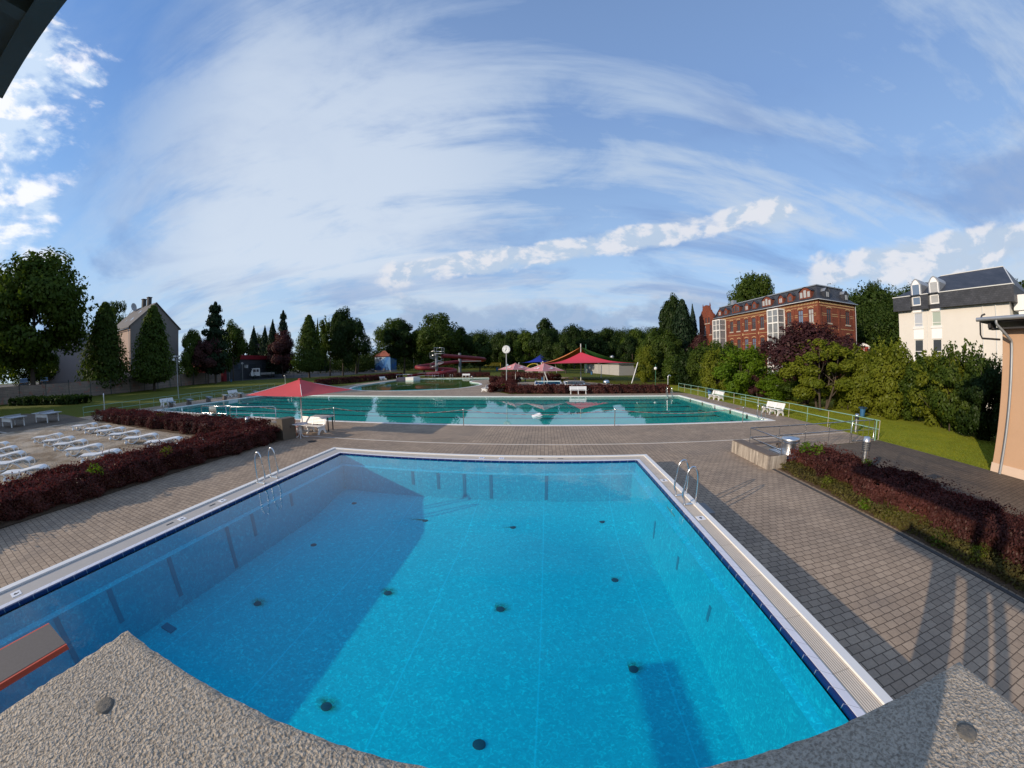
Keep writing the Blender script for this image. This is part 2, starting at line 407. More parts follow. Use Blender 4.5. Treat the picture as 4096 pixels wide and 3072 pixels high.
RUBBERG = mat('grey_board_mat', (.13, .115, .105), .9, noise=(30, .2), bump=(220, .4, .004))
ORED = mat('orange_red_paint', (.55, .07, .025), .5, noise=(5, .2))
TEALD = mat('dark_green_steel', (.045, .078, .080), .6, .1, noise=(3, .35))
WOODG = mat('weathered_timber', (.13, .105, .09), .85, noise=(7, .3), bump=(30, .4))
BLUEB = mat('blue_bin_plastic', (.03, .12, .26), .45)
ASPH = mat('asphalt', (.055, .053, .052), .9, noise=(6, .25))
GRASSY = LEAF['bright']
SIGNW = mat('white_sign', (.75, .75, .77), .4)
INK = mat('black_ink', (.02, .02, .02), .6)

# ------------------------------------------------------------------ mesh builder
class MB:
    def __init__(s): s.v = []; s.f = []; s.sm = []; s.mi = []; s.cur = 0; s.mats = []
    def add(s, vs, fs, smooth=False, M=None):
        o = len(s.v)
        s.v += [tuple(M @ Vector(p)) for p in vs] if M is not None else [tuple(p) for p in vs]
        for f in fs: s.f.append(tuple(i + o for i in f)); s.sm.append(smooth); s.mi.append(s.cur)
        return s
    def box(s, x0, x1, y0, y1, z0, z1, M=None):
        return s.add([(x0, y0, z0), (x1, y0, z0), (x1, y1, z0), (x0, y1, z0), (x0, y0, z1), (x1, y0, z1), (x1, y1, z1), (x0, y1, z1)],
                     [(3, 2, 1, 0), (4, 5, 6, 7), (0, 1, 5, 4), (1, 2, 6, 5), (2, 3, 7, 6), (3, 0, 4, 7)], M=M)
    def quad(s, *p, M=None): return s.add(p, [tuple(range(len(p)))], M=M)
    def tube(s, pts, r, n=8, cap=True, closed=False, M=None):
        pts = [Vector(p) for p in pts]; k = len(pts)
        rr = r if isinstance(r, (list, tuple)) else [r] * k
        vs = []; up = Vector((0, 0, 1)); N = None
        for i, p in enumerate(pts):
            if closed: d = pts[(i + 1) % k] - pts[i - 1]
            else: d = pts[min(i + 1, k - 1)] - pts[max(i - 1, 0)]
            d.normalize()
            if N is None:
                N = d.orthogonal().normalized()
            else:
                N = N - d * N.dot(d)
                N = N.normalized() if N.length > 1e-6 else d.orthogonal().normalized()
            B = d.cross(N)
            for j in range(n):
                an = 2 * math.pi * j / n
                vs.append(p + (N * math.cos(an) + B * math.sin(an)) * rr[i])
        fs = [(i * n + j, i * n + (j + 1) % n, (i + 1) % k * n + (j + 1) % n, (i + 1) % k * n + j) for i in range(k if closed else k - 1) for j in range(n)]
        s.add(vs, fs, True, M)
        if cap and not closed:
            s.add(vs[:n], [tuple(range(n))[::-1]], False, M); s.add(vs[-n:], [tuple(range(n))], False, M)
        return s
    def lathe(s, prof, n=20, M=None, smooth=True):
        vs = [(r * math.cos(2 * math.pi * j / n), r * math.sin(2 * math.pi * j / n), z) for r, z in prof for j in range(n)]
        fs = [(i * n + j, i * n + (j + 1) % n, (i + 1) * n + (j + 1) % n, (i + 1) * n + j) for i in range(len(prof) - 1) for j in range(n)]
        s.add(vs, fs, smooth, M)
        if prof[0][0] > 1e-4: s.add(vs[:n], [tuple(range(n))[::-1]], False, M)
        if prof[-1][0] > 1e-4: s.add(vs[-n:], [tuple(range(n))], False, M)
        return s
    def prism(s, poly, z0, z1, M=None):
        n = len(poly)
        vs = [(x, y, z0) for x, y in poly] + [(x, y, z1) for x, y in poly]
        return s.add(vs, [tuple(range(n))[::-1], tuple(range(n, 2 * n))] + [(i, (i + 1) % n, n + (i + 1) % n, n + i) for i in range(n)], M=M)
    def poly(s, outer, holes=(), z=0.0):
        loops = [[Vector((x, y, 0)) for x, y in outer]] + [[Vector((x, y, 0)) for x, y in h] for h in holes]
        tri = tessellate_polygon(loops)
        vs = [(p.x, p.y, z) for l in loops for p in l]
        fs = []
        for t in tri:
            A, B_, C_ = (Vector(vs[i]) for i in t)
            fs.append(tuple(t) if (B_ - A).cross(C_ - A).z > 0 else tuple(reversed(t)))
        return s.add(vs, fs)
    def mat(s, m):
        if m not in s.mats: s.mats.append(m)
        s.cur = s.mats.index(m); return s
    def build(s, name, m=None, parent=None):
        me = bpy.data.meshes.new(name)
        me.from_pydata(s.v, [], s.f)
        me.polygons.foreach_set('use_smooth', s.sm)
        for q in (s.mats or [m]): me.materials.append(q)
        if len(s.mats) > 1: me.polygons.foreach_set('material_index', s.mi)
        me.update()
        o = bpy.data.objects.new(name, me); COL.objects.link(o)
        if parent is not None: o.parent = parent
        return o
def tag(o, label, cat, group=None, kind=None):
    if label: o['label'] = label
    if cat: o['category'] = cat
    if group: o['group'] = group
    if kind: o['kind'] = kind
    return o
def thing(name, label, cat, loc=(0, 0, 0), rz=0, group=None):
    o = bpy.data.objects.new(name, None); COL.objects.link(o)
    o.location = loc; o.rotation_euler = (0, 0, rz); o.empty_display_size = .2
    return tag(o, label, cat, group)
def struct(name, mb, m, kind='structure'):
    o = mb.build(name, m); o['kind'] = kind
    return o
def copy_tree(o, parent=None):
    c = o.copy(); COL.objects.link(c)
    if parent is not None: c.parent = parent
    for ch in list(o.children): copy_tree(ch, c)
    return c
def again(o, loc, rz, label=None, group=None, scale=None):
    c = copy_tree(o); c.location = loc; c.rotation_euler = (0, 0, rz)
    if label: c['label'] = label
    if group: c['group'] = group
    if scale: c.scale = scale
    return c
def arc(cx, cz, r, a0, a1, n=8, y=0): return [(cx + r * math.cos(R(a0 + (a1 - a0) * i / n)), y, cz + r * math.sin(R(a0 + (a1 - a0) * i / n))) for i in range(n + 1)]
def smoothline(pts, n=6, closed=False):
    pts = [np.array(p, float) for p in pts]; out = []; k = len(pts)
    for i in range(k if closed else k - 1):
        if closed: p0, p1, p2, p3 = pts[i - 1], pts[i], pts[(i + 1) % k], pts[(i + 2) % k]
        else: p0, p1, p2, p3 = pts[max(i - 1, 0)], pts[i], pts[i + 1], pts[min(i + 2, k - 1)]
        for j in range(n):
            t = j / n
            out.append(tuple(.5 * ((2 * p1) + (-p0 + p2) * t + (2 * p0 - 5 * p1 + 4 * p2 - p3) * t * t + (-p0 + 3 * p1 - 3 * p2 + p3) * t ** 3)))
    if not closed: out.append(tuple(pts[-1]))
    return out

# ------------------------------------------------------------------ foliage
def leaf_cloud(name, pts, nrm, size, m, seed, aspect=.62):
    rng = np.random.default_rng(seed)
    n = len(pts)
    nrm = nrm + rng.normal(0, .55, (n, 3)); nrm /= np.linalg.norm(nrm, axis=1)[:, None] + 1e-9
    a = np.cross(nrm, rng.normal(0, 1, (n, 3))); a /= np.linalg.norm(a, axis=1)[:, None] + 1e-9
    b = np.cross(nrm, a)
    s = (size * rng.uniform(.6, 1.35, n))[:, None]
    v = np.stack([pts - a * s, pts - b * s * aspect + nrm * s * .12, pts + a * s, pts + b * s * aspect + nrm * s * .12], 1).reshape(-1, 3)
    me = bpy.data.meshes.new(name)
    me.vertices.add(4 * n); me.vertices.foreach_set('co', v.ravel())
    me.loops.add(4 * n); me.loops.foreach_set('vertex_index', np.arange(4 * n, dtype=np.int32))
    me.polygons.add(n); me.polygons.foreach_set('loop_start', np.arange(0, 4 * n, 4, dtype=np.int32))
    me.polygons.foreach_set('loop_total', np.full(n, 4, dtype=np.int32))
    me.update(calc_edges=True)
    me.materials.append(m)
    return me
def sph(rng, n):
    d = rng.normal(0, 1, (n, 3)); return d / np.linalg.norm(d, axis=1)[:, None]
def crown_pts(kind, n, seed):
    """unit crown: x, y within about +-0.5, z 0..1"""
    rng = np.random.default_rng(seed)
    if kind in ('round', 'oval', 'broad', 'shrub', 'loose'):
        L = {'round': 46, 'oval': 44, 'broad': 60, 'shrub': 44, 'loose': 34}[kind]
        d = sph(rng, L); d[:, 2] = np.abs(d[:, 2]) * rng.choice([1, 1, 1, -1, -.8], L)
        rad = rng.uniform(.55, .92, L) * .5
        C = d * rad[:, None]
        prof = np.ones(L)
        if kind == 'oval': C[:, :2] *= (1.0 - .45 * np.clip(C[:, 2:3] * 2, -.4, 1))
        if kind == 'broad': C[:, :2] *= (1.0 + .12 * rng.normal(0, 1, (L, 1)))
        C[:, 2] = C[:, 2] + .5
        if kind == 'shrub': C[:, 2] = np.maximum(.02, (C[:, 2] - .12) * 1.05)
        r = rng.uniform(.10, .19, L) * (1.0 if kind != 'loose' else .85)
        w = r ** 2; idx = rng.choice(L, n, p=w / w.sum())
        dd = sph(rng, n); rr = rng.uniform(.35, 1.0, n) ** .5
        p = C[idx] + dd * (r[idx] * rr)[:, None] * np.array([1, 1, .8])
        nn = dd + (p - np.array([0, 0, .4])) * 1.2 + np.array([0, 0, .35])
        if kind in ('shrub', 'loose', 'broad'):
            k = n // 14                                       # whippy shoots that break the outline
            sid = rng.integers(0, 60, k); a = rng.uniform(0, 6.283, 60); e = rng.uniform(.1, 1.3, 60)
            sd = np.stack([np.cos(a) * np.cos(e), np.sin(a) * np.cos(e), np.sin(e)], 1)
            tt = rng.uniform(.80, 1.12, k)
            p[:k] = np.array([0, 0, .45]) + sd[sid] * (tt * .5)[:, None] + rng.normal(0, .012, (k, 3))
    elif kind in ('conifer', 'spruce', 'cone'):
        T = {'conifer': 15, 'spruce': 26, 'cone': 20}[kind]
        z = rng.power({'conifer': .9, 'spruce': .8, 'cone': .85}[kind], n); z = 1 - z if kind != 'x' else z
        tier = np.floor(z * T + rng.uniform(0, 1, n) * .25) / T
        frac = z * T - np.floor(z * T)
        nb = 11
        ang = (rng.integers(0, nb, n) + .5 * np.floor(z * T) + rng.normal(0, .17, n)) * 2 * math.pi / nb
        if kind == 'cone': prof = .5 * np.clip(1 - z, 0, 1) ** .72 * np.clip(.6 + z * 4, 0, 1)
        elif kind == 'conifer': prof = .5 * (1 - z) ** .62 * np.clip(.5 + z * 3, 0, 1) * (.75 + .35 * np.sin(tier * 37 + 1))
        else: prof = .5 * (1 - z) ** .85 + .015
        t = rng.uniform(0, 1, n) ** .55
        rad = prof * t * (1 + .18 * np.sin(ang * 5 + tier * 40))
        if kind == 'cone': ang += rng.uniform(-.4, .4, n); rad *= rng.uniform(.88, 1.08, n)
        droop = {'conifer': .03, 'spruce': -.05, 'cone': .03}[kind]
        p = np.stack([np.cos(ang) * rad, np.sin(ang) * rad, np.clip(z * (1 if kind != 'spruce' else 1) + droop * t + rng.normal(0, .010, n), 0, 1)], 1)
        nn = np.stack([np.cos(ang), np.sin(ang), np.full(n, .9)], 1)
    return p, nn
CROWN = {}
def crown_mesh(kind, leaf, n, size, seed):
    k = (kind, leaf, n, size, seed)
    if k not in CROWN:
        p, nn = crown_pts(kind, n, seed)
        CROWN[k] = leaf_cloud('crown', p, nn, size, LEAF[leaf], seed + 1)
    return CROWN[k]
def tree(name, label, cat, x, y, h, w, kind, leaf, base=.15, z=0, seed=1, n=14000, size=.022, group=None, trunk=None, stems=1, depth=None):
    t = thing(name, label, cat, (x, y, z), random.uniform(0, 6.28) if depth is None else 0, group)
    me = crown_mesh(kind, leaf, n, size, seed)
    o = bpy.data.objects.new('crown', me); COL.objects.link(o); o.parent = t
    o.location = (0, 0, h * base); o.scale = (w, depth or w, h * (1 - base))
    mb = MB(); r = trunk or max(.05, w * .024)
    rg = random.Random(seed + int(x * 10))
    for s in range(stems):
        ox, oy = (0, 0) if stems == 1 else (rg.uniform(-.12, .12) * w, rg.uniform(-.12, .12) * w)
        tx, ty = rg.uniform(-.06, .06) * w, rg.uniform(-.06, .06) * w
        mb.tube([(ox, oy, -.1), (ox * 1.2 + tx * .2, oy * 1.2 + ty * .2, h * base * .5), (ox * 1.5 + tx, oy * 1.5 + ty, h * (base + .25)), (ox * 2 + tx * 1.4, oy * 2 + ty, h * .86)], [r * 1.25, r, r * .7, r * .15], 8)
        if kind not in ('spruce', 'conifer', 'cone'):
            for b in range(6):
                an = rg.uniform(0, 6.28); z0 = h * (base + (1 - base) * rg.uniform(.08, .45)); ln = w * rg.uniform(.28, .42)
                mb.tube([(ox * 1.4 + tx * .8, oy * 1.4 + ty * .8, z0), (ox + ln * .5 * math.cos(an), oy + ln * .5 * math.sin(an), z0 + ln * .35), (ox + ln * math.cos(an), oy + ln * math.sin(an), z0 + ln * .8)], [r * .5, r * .3, r * .08], 6)
    mb.build('trunk', BARK, t)
    return t
def hedge(name, label, path, width, height, n, leaf, size, seed, group=None, tone=0):
    """clipped but shaggy hedge along a path; path points are (x, y)"""
    rng = np.random.default_rng(seed)
    pts = [np.array(p, float) for p in path]
    segs = [(pts[i], pts[i + 1]) for i in range(len(pts) - 1)]
    ln = np.array([np.linalg.norm(b - a) for a, b in segs])
    k = rng.choice(len(segs), n, p=ln / ln.sum())
    A = np.array([segs[i][0] for i in k]); B = np.array([segs[i][1] for i in k])
    D = (B - A) / np.linalg.norm(B - A, axis=1)[:, None]; Nn = np.stack([-D[:, 1], D[:, 0]], 1)
    t = rng.uniform(-.02, 1.02, n)
    # cross-section: a rounded box, points on the skin with some depth
    per = rng.uniform(0, 1, n); hw = width / 2; tot = 2 * height + width
    q = per * tot
    side_l = q < height; top = (q >= height) & (q < height + width); side_r = q >= height + width
    u = np.where(side_l, -hw, np.where(side_r, hw, q - height - hw)); zz = np.where(top, height, np.where(side_l, q, q - height - width))
    nx = np.where(side_l, -1., np.where(side_r, 1., u / hw * .3)); nz = np.where(top, 1., .25)
    s_along = t * ln[k] + k * 13.7
    lump = .10 * np.sin(s_along * .9 + 4) + .17 * np.sin(s_along * 3.1 + u * 4) + .12 * np.sin(s_along * 7.3 + 1.3 + zz * 5) + .10 * np.sin(s_along * 1.3 + 2)
    inward = rng.uniform(0, 1, n) ** 2 * .5
    sc = 1 + lump * .9 - inward * .6
    zz2 = np.clip(zz * np.where(top, 1 + lump * .55 - inward * .35, 1), 0.02, None)
    u2 = u * np.where(top, 1.02, sc) * np.where(zz2 < .2 * height, .86, 1)
    spr = rng.uniform(0, 1, n) < .13                       # upright shoots
    sid = np.floor(s_along * 6.0) + np.floor((u + hw) * 6) * 1000
    sh = (np.modf(np.sin(sid * 12.9898) * 43758.5)[0] % 1.0)
    zz2 = np.where(spr & top, height * (1 + .42 * sh * rng.uniform(0, 1, n)), zz2)
    xy = A + D * (t * ln[k])[:, None] + Nn * u2[:, None] + rng.normal(0, .02, (n, 2))
    p = np.column_stack([xy, zz2 + rng.normal(0, .02, n)])
    nn = np.column_stack([Nn * nx[:, None], nz])
    me = leaf_cloud(name, p, nn, size, LEAF[leaf], seed + 3)
    o = bpy.data.objects.new(name, me); COL.objects.link(o)
    return tag(o, label, 'hedge', group)

# ------------------------------------------------------------------ ground, paving, sand
XL, XR, YN, YF = -7.73, 3.39, -1.30, 11.01            # raised rim of the diving pool, outer edge
BX0, BX1, BY0, BY1 = -35.55, 14.45, 18.95, 35.53      # lane pool outer edge
big_pool = [(BX0, BY0), (-26.2, BY0), (-24.4, 17.75), (-21.9, 17.6), (-20.6, BY0), (BX1, BY0), (BX1, BY1), (BX0, BY1)]
round_ctl = [(-28.9, 46.2), (-25.6, 43.05), (-22.2, 41.75), (-18.5, 41.95), (-15.6, 43.0), (-12.8, 44.6), (-11.1, 47.2), (-10.1, 51.0), (-9.85, 54.2), (-10.9, 58.1), (-12.6, 60.9), (-13.6, 64.0),
             (-12.6, 67.6), (-9, 69.8), (-3, 71.5), (2.0, 73.5), (2.6, 76.3), (-4, 77.2), (-13, 76.9), (-20, 76.6), (-26.5, 76.4), (-30.3, 73.5), (-31.6, 67.5), (-31.4, 59), (-30.9, 52.0)]
round_pool = [p[:2] for p in smoothline([(x, y, 0) for x, y in round_ctl], 4, True)]
dive_rect = [(XL + .05, YN + .05), (XR - .05, YN + .05), (XR - .05, YF - .05), (XL + .05, YF - .05)]
kid1 = [(-1.55, 49.6), (2.55, 49.6), (2.75, 59.0), (-1.6, 59.0)]
kid2 = [(2.95, 50.0), (5.9, 50.1), (6.3, 57.4), (3.2, 58.4)]
water_spots = [(dive_rect), big_pool, round_pool]
big = [(-700, -500), (700, -500), (700, 900), (-700, 900)]
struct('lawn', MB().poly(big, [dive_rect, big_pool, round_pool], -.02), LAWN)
deck = [(-38.3, -16), (10.3, -16), (10.3, 12.6), (16.3, 12.4), (16.25, 37.0), (14.9, 39.6), (13.9, 37.9), (-3.9, 37.9), (-5.6, 40.6), (-4.0, 43.0), (-4.4, 60.8), (-7.2, 62.5),
        (-6.0, 68.6), (4.0, 71.0), (5.5, 78.0), (-4, 79.0), (-20, 78.6), (-29, 78.6), (-33.4, 75), (-34.0, 68), (-33.9, 58), (-33.3, 51), (-38.6, 45.5), (-41.5, 40.5), (-39.2, 20)]
struct('paving', MB().poly(deck, [dive_rect, big_pool, round_pool], 0), PAVE_Y)
struct('poolside_paving', MB().poly([(-12.6, -16), (10.25, -16), (10.25, 9.9), (8.0, 12.9), (3.5, 11.6), (-8.1, 11.6), (-12.6, 14.0)], [dive_rect], .004), PAVE_X)
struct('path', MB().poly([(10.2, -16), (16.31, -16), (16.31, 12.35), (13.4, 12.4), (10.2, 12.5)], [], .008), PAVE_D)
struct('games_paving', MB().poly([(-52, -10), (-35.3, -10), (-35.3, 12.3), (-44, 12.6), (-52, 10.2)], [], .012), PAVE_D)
struct('paving_strip', MB().box(-12.0, 11.9, 14.56, 14.66, -.05, .010).box(11.86, 16.2, 14.60, 14.68, -.05, .009), mat('pale_strip', (.55, .49, .42), .8, noise=(3, .12)))
struct('paving_strip', MB().box(-60, -35.6, 11.2, 11.33, -.05, .016, M=Matrix.Rotation(R(12), 4, 'Z') @ Matrix.Translation((2.8, 1.2, 0))), MATS['pale_strip'])
struct('lit_lawn', MB().poly([(16.31, -10), (30, -10), (30, 47), (17.5, 52), (15, 47.6), (16.3, 44.6), (16.27, 37.0)], [], -.012), LAWN_R)
# sand with a trodden surface
rs = random.Random(3)
nx, ny = 120, 66
gx = np.linspace(-35.2, -13.2, nx); gy = np.linspace(-3.5, 12.2, ny)
mb = MB(); vs = []
for yy in gy:
    for xx in gx: vs.append((xx, yy, .025 + .018 * math.sin(xx * 2.7 + yy) * math.sin(yy * 3.1 - xx * .7) + rs.uniform(-.016, .016)))
mb.add(vs, [(j * nx + i, j * nx + i + 1, (j + 1) * nx + i + 1, (j + 1) * nx + i) for j in range(ny - 1) for i in range(nx - 1)], True)
struct('sand', mb, SAND)
struct('soil', MB().poly([(7.86, -8), (10.2, -8), (10.2, 10.6), (8.0, 10.15)], [], .016).poly([(-14.9, -6), (-12.7, -6), (-12.5, 14.9), (-33.9, 14.9), (-33.9, 12.3), (-15.2, 12.3)], [], .030), SOIL)
struct('kerb_edge', MB().box(7.76, 7.86, -8, 10.2, -.1, .022), mat('dark_kerb', (.06, .055, .052), .9, noise=(5, .2)))
# terrain rising behind the right-hand buildings and behind the pool
def hill_h(x, y):
    d = math.hypot(x, y); azd = math.degrees(math.atan2(x, y))
    h = 0
    if azd > 22:
        k = min(1, (azd - 22) / 22)
        h = k * (max(0, min(1, (d - 57) / 8)) * 4.8 + max(0, d - 66) * .16)
    c = max(0, min(1, (d - 150) / 150)); k2 = max(0, min(1, (azd + 26) / 14))
    h = max(h, k2 * c * c * (3 - 2 * c) * 19)
    return min(h, 34)
mb = MB(); vs = []; na, nr = 90, 40
for i in range(na):
    for j in range(nr):
        an = R(-30 + 125 * i / (na - 1)); d = 52 + 420 * (j / (nr - 1)) ** 1.5
        x, y = d * math.sin(an), d * math.cos(an); vs.append((x, y, hill_h(x, y) - .3))
mb.add(vs, [(i * nr + j, i * nr + j + 1, (i + 1) * nr + j + 1, (i + 1) * nr + j) for i in range(na - 1) for j in range(nr - 1)], True)
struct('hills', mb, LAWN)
struct('road', MB().poly([(-70, 96), (-98, 62), (-230, 62), (-230, 240), (-96, 250), (-62, 150)], [], -.006).poly([(-230, -60), (-80, -60), (-81, 12), (-79, 30), (-86, 55), (-230, 62)], [], .0), ASPH)

# ------------------------------------------------------------------ diving pool
def sm(a, b, t): t = min(1, max(0, (t - a) / (b - a))); return t * t * (3 - 2 * t)
IX0, IX1, IY0, IY1 = -7.03, 2.88, -.75, 10.40         # inner water edge
def zfloor(x, y): return -.78 - .27 * sm(10.4, 8.0, y) - .30 * sm(-1.5, 2.5, x) * sm(10.4, 8.6, y)
pool = thing('swimming_pool', 'blue diving pool with raised white rim in the foreground', 'swimming pool')
mb = MB(); n = 30; vs = []
fx = np.linspace(IX0 + .14, IX1 - .14, n); fy = np.linspace(IY0 + .14, IY1 - .14, n)
for yy in fy:
    for xx in fx: vs.append((xx, yy, zfloor(xx, yy)))
mb.add(vs, [(j * n + i, j * n + i + 1, (j + 1) * n + i + 1, (j + 1) * n + i) for j in range(n - 1) for i in range(n - 1)], True)
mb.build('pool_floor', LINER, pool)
ZL = .10                                               # rest ledge level
mb = MB(); lg = MB()
for (xa, ya, xb, yb, px, py) in ((IX0, IY0, IX0, IY1, 1, 0), (IX1, IY1, IX1, IY0, -1, 0), (IX0, IY1, IX1, IY1, 0, -1), (IX1, IY0, IX0, IY0, 0, 1)):
    mb.quad((xa, ya, .43), (xb, yb, .43), (xb, yb, ZL), (xa, ya, ZL))
    o_ = .14
    def ins(x, y): return (min(max(x, IX0 + o_), IX1 - o_), min(max(y, IY0 + o_), IY1 - o_))
    a2, b2 = ins(xa, ya), ins(xb, yb)
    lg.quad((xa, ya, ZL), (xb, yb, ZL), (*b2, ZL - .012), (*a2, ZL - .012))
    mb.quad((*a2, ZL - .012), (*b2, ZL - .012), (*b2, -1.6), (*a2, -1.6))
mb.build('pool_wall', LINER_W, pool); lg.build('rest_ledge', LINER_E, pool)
mb = MB()
for x0, x1, y0, y1 in ((IX0 - .03, IX0, IY0, IY1), (IX1, IX1 + .03, IY0, IY1), (IX0, IX1, IY1, IY1 + .03), (IX0, IX1, IY0 - .03, IY0)):
    mb.box(x0, x1, y0, y1, .405 if y0 < IY1 else .425, .494)
mb.build('tile_band', TILEB, pool)
def ring(o0, o1, z0, z1, mbx):
    """rectangular ring between offset rectangles o0 (outer) and o1 (inner)"""
    (ax0, ax1, ay0, ay1), (bx0, bx1, by0, by1) = o0, o1
    mbx.box(ax0, bx0, ay0, ay1, z0, z1); mbx.box(bx1, ax1, ay0, ay1, z0, z1)
    mbx.box(bx0, bx1, by1, ay1, z0, z1); mbx.box(bx0, bx1, ay0, by0, z0, z1)
    return mbx
nose = (IX0 - .13, IX1 + .13, IY0 - .13, IY1 + .12)
ring(nose, (IX0 - .03, IX1 + .03, IY0 - .03, IY1 + .03), .3, .50, MB()).build('edge_tiles', TILEW, pool)
rim_o, rim_i = (XL, XR, YN, YF), (XL + .13, XR - .12, YN + .12, YF - .12)
ring(rim_o, rim_i, -.1, .515, MB()).build('rim', WHITEP, pool)
MB().box(rim_i[0], nose[0], YN + .12, YF - .12, .2, .487).build('gutter_cover', GUT, pool)
MB().box(nose[1], rim_i[1], YN + .12, YF - .12, .2, .487).build('overflow_grate', GR_Y, pool)
MB().box(nose[0], nose[1], nose[3], YF - .12, .2, .487).build('overflow_grate', GR_X, pool)
MB().box(nose[0], nose[1], YN + .12, nose[2], .2, .487).build('overflow_grate', GR_X, pool)
STRIPE = mat('dark_wall_stripe', (.015, .16, .27), .6)
for x, zb in ((-4.24, -.38), (-3.37, -.48), (-2.51, -.72), (-1.66, -.72), (.06, -.73)):
    MB().box(x - .045, x + .045, IY1 - .152, IY1 - .139, zb, ZL - .03).build('wall_stripe', STRIPE, pool)
for y, zb in ((5.0, -.98), (3.37, -.80), (5.84, -.52), (.95, -.8), (7.4, -.3), (2.0, -.6)):
    MB().box(IX0 + .139, IX0 + .152, y - .05, y + .05, zb, ZL - .03).build('wall_stripe', STRIPE, pool)
for y, zb in ((7.7, -.75), (6.02, -.6), (4.4, -.6)):
    MB().box(IX1 - .152, IX1 - .139, y - .04, y + .04, zb, -.3).build('wall_stripe', STRIPE, pool)
MB().box(IX0 + .3, IX0 + .62, 2.62, 2.78, -1.05, -1.02).build('wall_stripe', STRIPE, pool)
DRAIN = mat('drain_cover', (.01, .045, .085), .6)
def stain_fn(t, P, p):
    ln = t.n('ShaderNodeVectorMath', operation='LENGTH'); t.put(ln.inputs[0], P)
    f = t.m('MULTIPLY', t.ss(ln.outputs['Value'], .29, .04), t.ss(t.noise(P, 6, 4, .7), .3, .65))
    t.put(p.inputs['Alpha'], t.m('MULTIPLY', f, .75))
    return t.mix(0, (.035, .20, .10), (.03, .2, .1))
STAIN = custom('rust_stain', stain_fn, .8)
for i, (x, y) in enumerate([(-6.04, 9.4), (-3.4, 8.9), (-.85, 8.86), (1.7, 9.37), (-5.86, 6.82), (-3.1, 5.52), (-.78, 5.46), (1.64, 6.79), (1.52, 4.14), (-2.86, 2.63), (-5.5, 4.22), (-.7, 2.59)]):
    z = zfloor(x, y)
    d = MB().lathe([(.085, -.03), (.085, .004), (.075, .008), (.0, .009)], 14).build('floor_drain', DRAIN, pool); d.location = (x, y, z)
    if i in (1, 2, 5, 6, 7, 8, 9, 10):
        s_ = MB().add([(-.3, -.3, .007), (.3, -.3, .007), (.3, .3, .007), (-.3, .3, .007)], [(0, 1, 2, 3)]).build('rust_stain', STAIN, d); s_.scale = (1.5 if i in (1, 2, 7) else .85, .5 if i in (1, 2, 7) else .7, 1); s_.location = (-.22 if i in (1, 2, 7) else 0, .04, 0)
SIGN_AT = [(-7.35, .57, 1), (-7.37, 4.18, 1), (-7.39, 5.41, 1), (3.15, 6.13, -1), (3.14, 8.48, -1), (-1.37, 10.72, 0), (-2.01, 10.72, 0)]
for x, y, sd in SIGN_AT:
    s_ = MB().box(-.085, .085, -.085, .085, -.01, .006).build('depth_tile', SIGNW, pool); s_.location = (x, y, .487)
    s_.rotation_euler = (0, 0, {1: R(90), -1: R(-90), 0: R(0)}[sd])
    if sd: MB().prism([(-.045, -.02), (.0, -.03), (.05, -.012), (.055, .01), (.012, .004), (-.012, .03), (-.03, .012)], .005, .008).build('depth_mark', INK, s_)
    else: MB().box(-.05, -.012, -.035, .035, .005, .008).box(.005, .05, -.03, .03, .005, .008).build('depth_mark', mat('blue_ink', (.05, .15, .45), .5), s_)
for x, y, rz in ((-7.39, 5.09, R(90)), (-7.39, 3.87, R(90)), (-.12, 10.73, 0), (.51, 10.73, 0)):
    s_ = MB().box(-.09, .09, -.02, .02, 0, .005).build('skimmer_slot', INK, pool); s_.location = (x, y, .487); s_.rotation_euler = (0, 0, rz)
struct('water', MB().quad((IX0, IY0, .452), (IX1, IY0, .452), (IX1, IY1, .452), (IX0, IY1, .452)), WATER)

# ------------------------------------------------------------------ lane pool
lp = thing('swimming_pool', 'long teal lane pool with dark lane lines behind the diving pool', 'swimming pool')
def inset(poly, d):
    k = len(poly); out = []
    for i in range(k):
        p0, p1, p2 = (Vector(poly[j % k]) for j in (i - 1, i, i + 1))
        n1 = Vector((-(p1 - p0).y, (p1 - p0).x)).normalized(); n2 = Vector((-(p2 - p1).y, (p2 - p1).x)).normalized()
        b = n1 + n2; b = b / max(.25, b.dot(n1)) if b.length > 1e-6 else n1
        out.append((p1.x + b.x * d, p1.y + b.y * d))
    return out
def rimmed(parent, outline, w, m, ztop=.018):
    inner = inset(outline, w); k = len(outline)
    mb = MB().poly(outline, [inner], ztop)
    for i in range(k):
        j = (i + 1) % k
        mb.quad((*outline[i], -.06), (*outline[j], -.06), (*outline[j], ztop), (*outline[i], ztop))
        mb.quad((*inner[j], -.9), (*inner[i], -.9), (*inner[i], ztop), (*inner[j], ztop))
    mb.build('rim', m, parent)
    return inner
bin_ = rimmed(lp, big_pool, .30, WHITEP)
ZB = -.32
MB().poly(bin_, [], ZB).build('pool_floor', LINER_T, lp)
LINE = mat('lane_line_tiles', (.002, .020, .040), .6)
for y in (34.06, 31.32, 28.79, 26.09, 23.58, 20.95):
    MB().box(-33.4, 12.45, y - .21, y + .21, ZB - .02, ZB + .006).box(12.45, 12.68, y - .5, y + .5, ZB - .02, ZB + .007).build('lane_line', LINE, lp)
for y in (32.05, 29.34, 26.9, 24.31, 21.9):
    MB().box(BX1 - .314, BX1 - .300, y - .12, y + .12, ZB, -.02).build('target_mark', LINE, lp)
struct('water', MB().poly(bin_, [], -.035), WATER_T)
rp = thing('swimming_pool', 'kidney shaped leisure pool with white rim below the water slide', 'swimming pool')
rin = rimmed(rp, round_pool, .32, WHITEP)
MB().poly(rin, [], -.32).build('pool_floor', custom('leisure_pool_liner', liner_fn((.010, .50, .46), (.014, .56, .52)), .6, .2), rp)
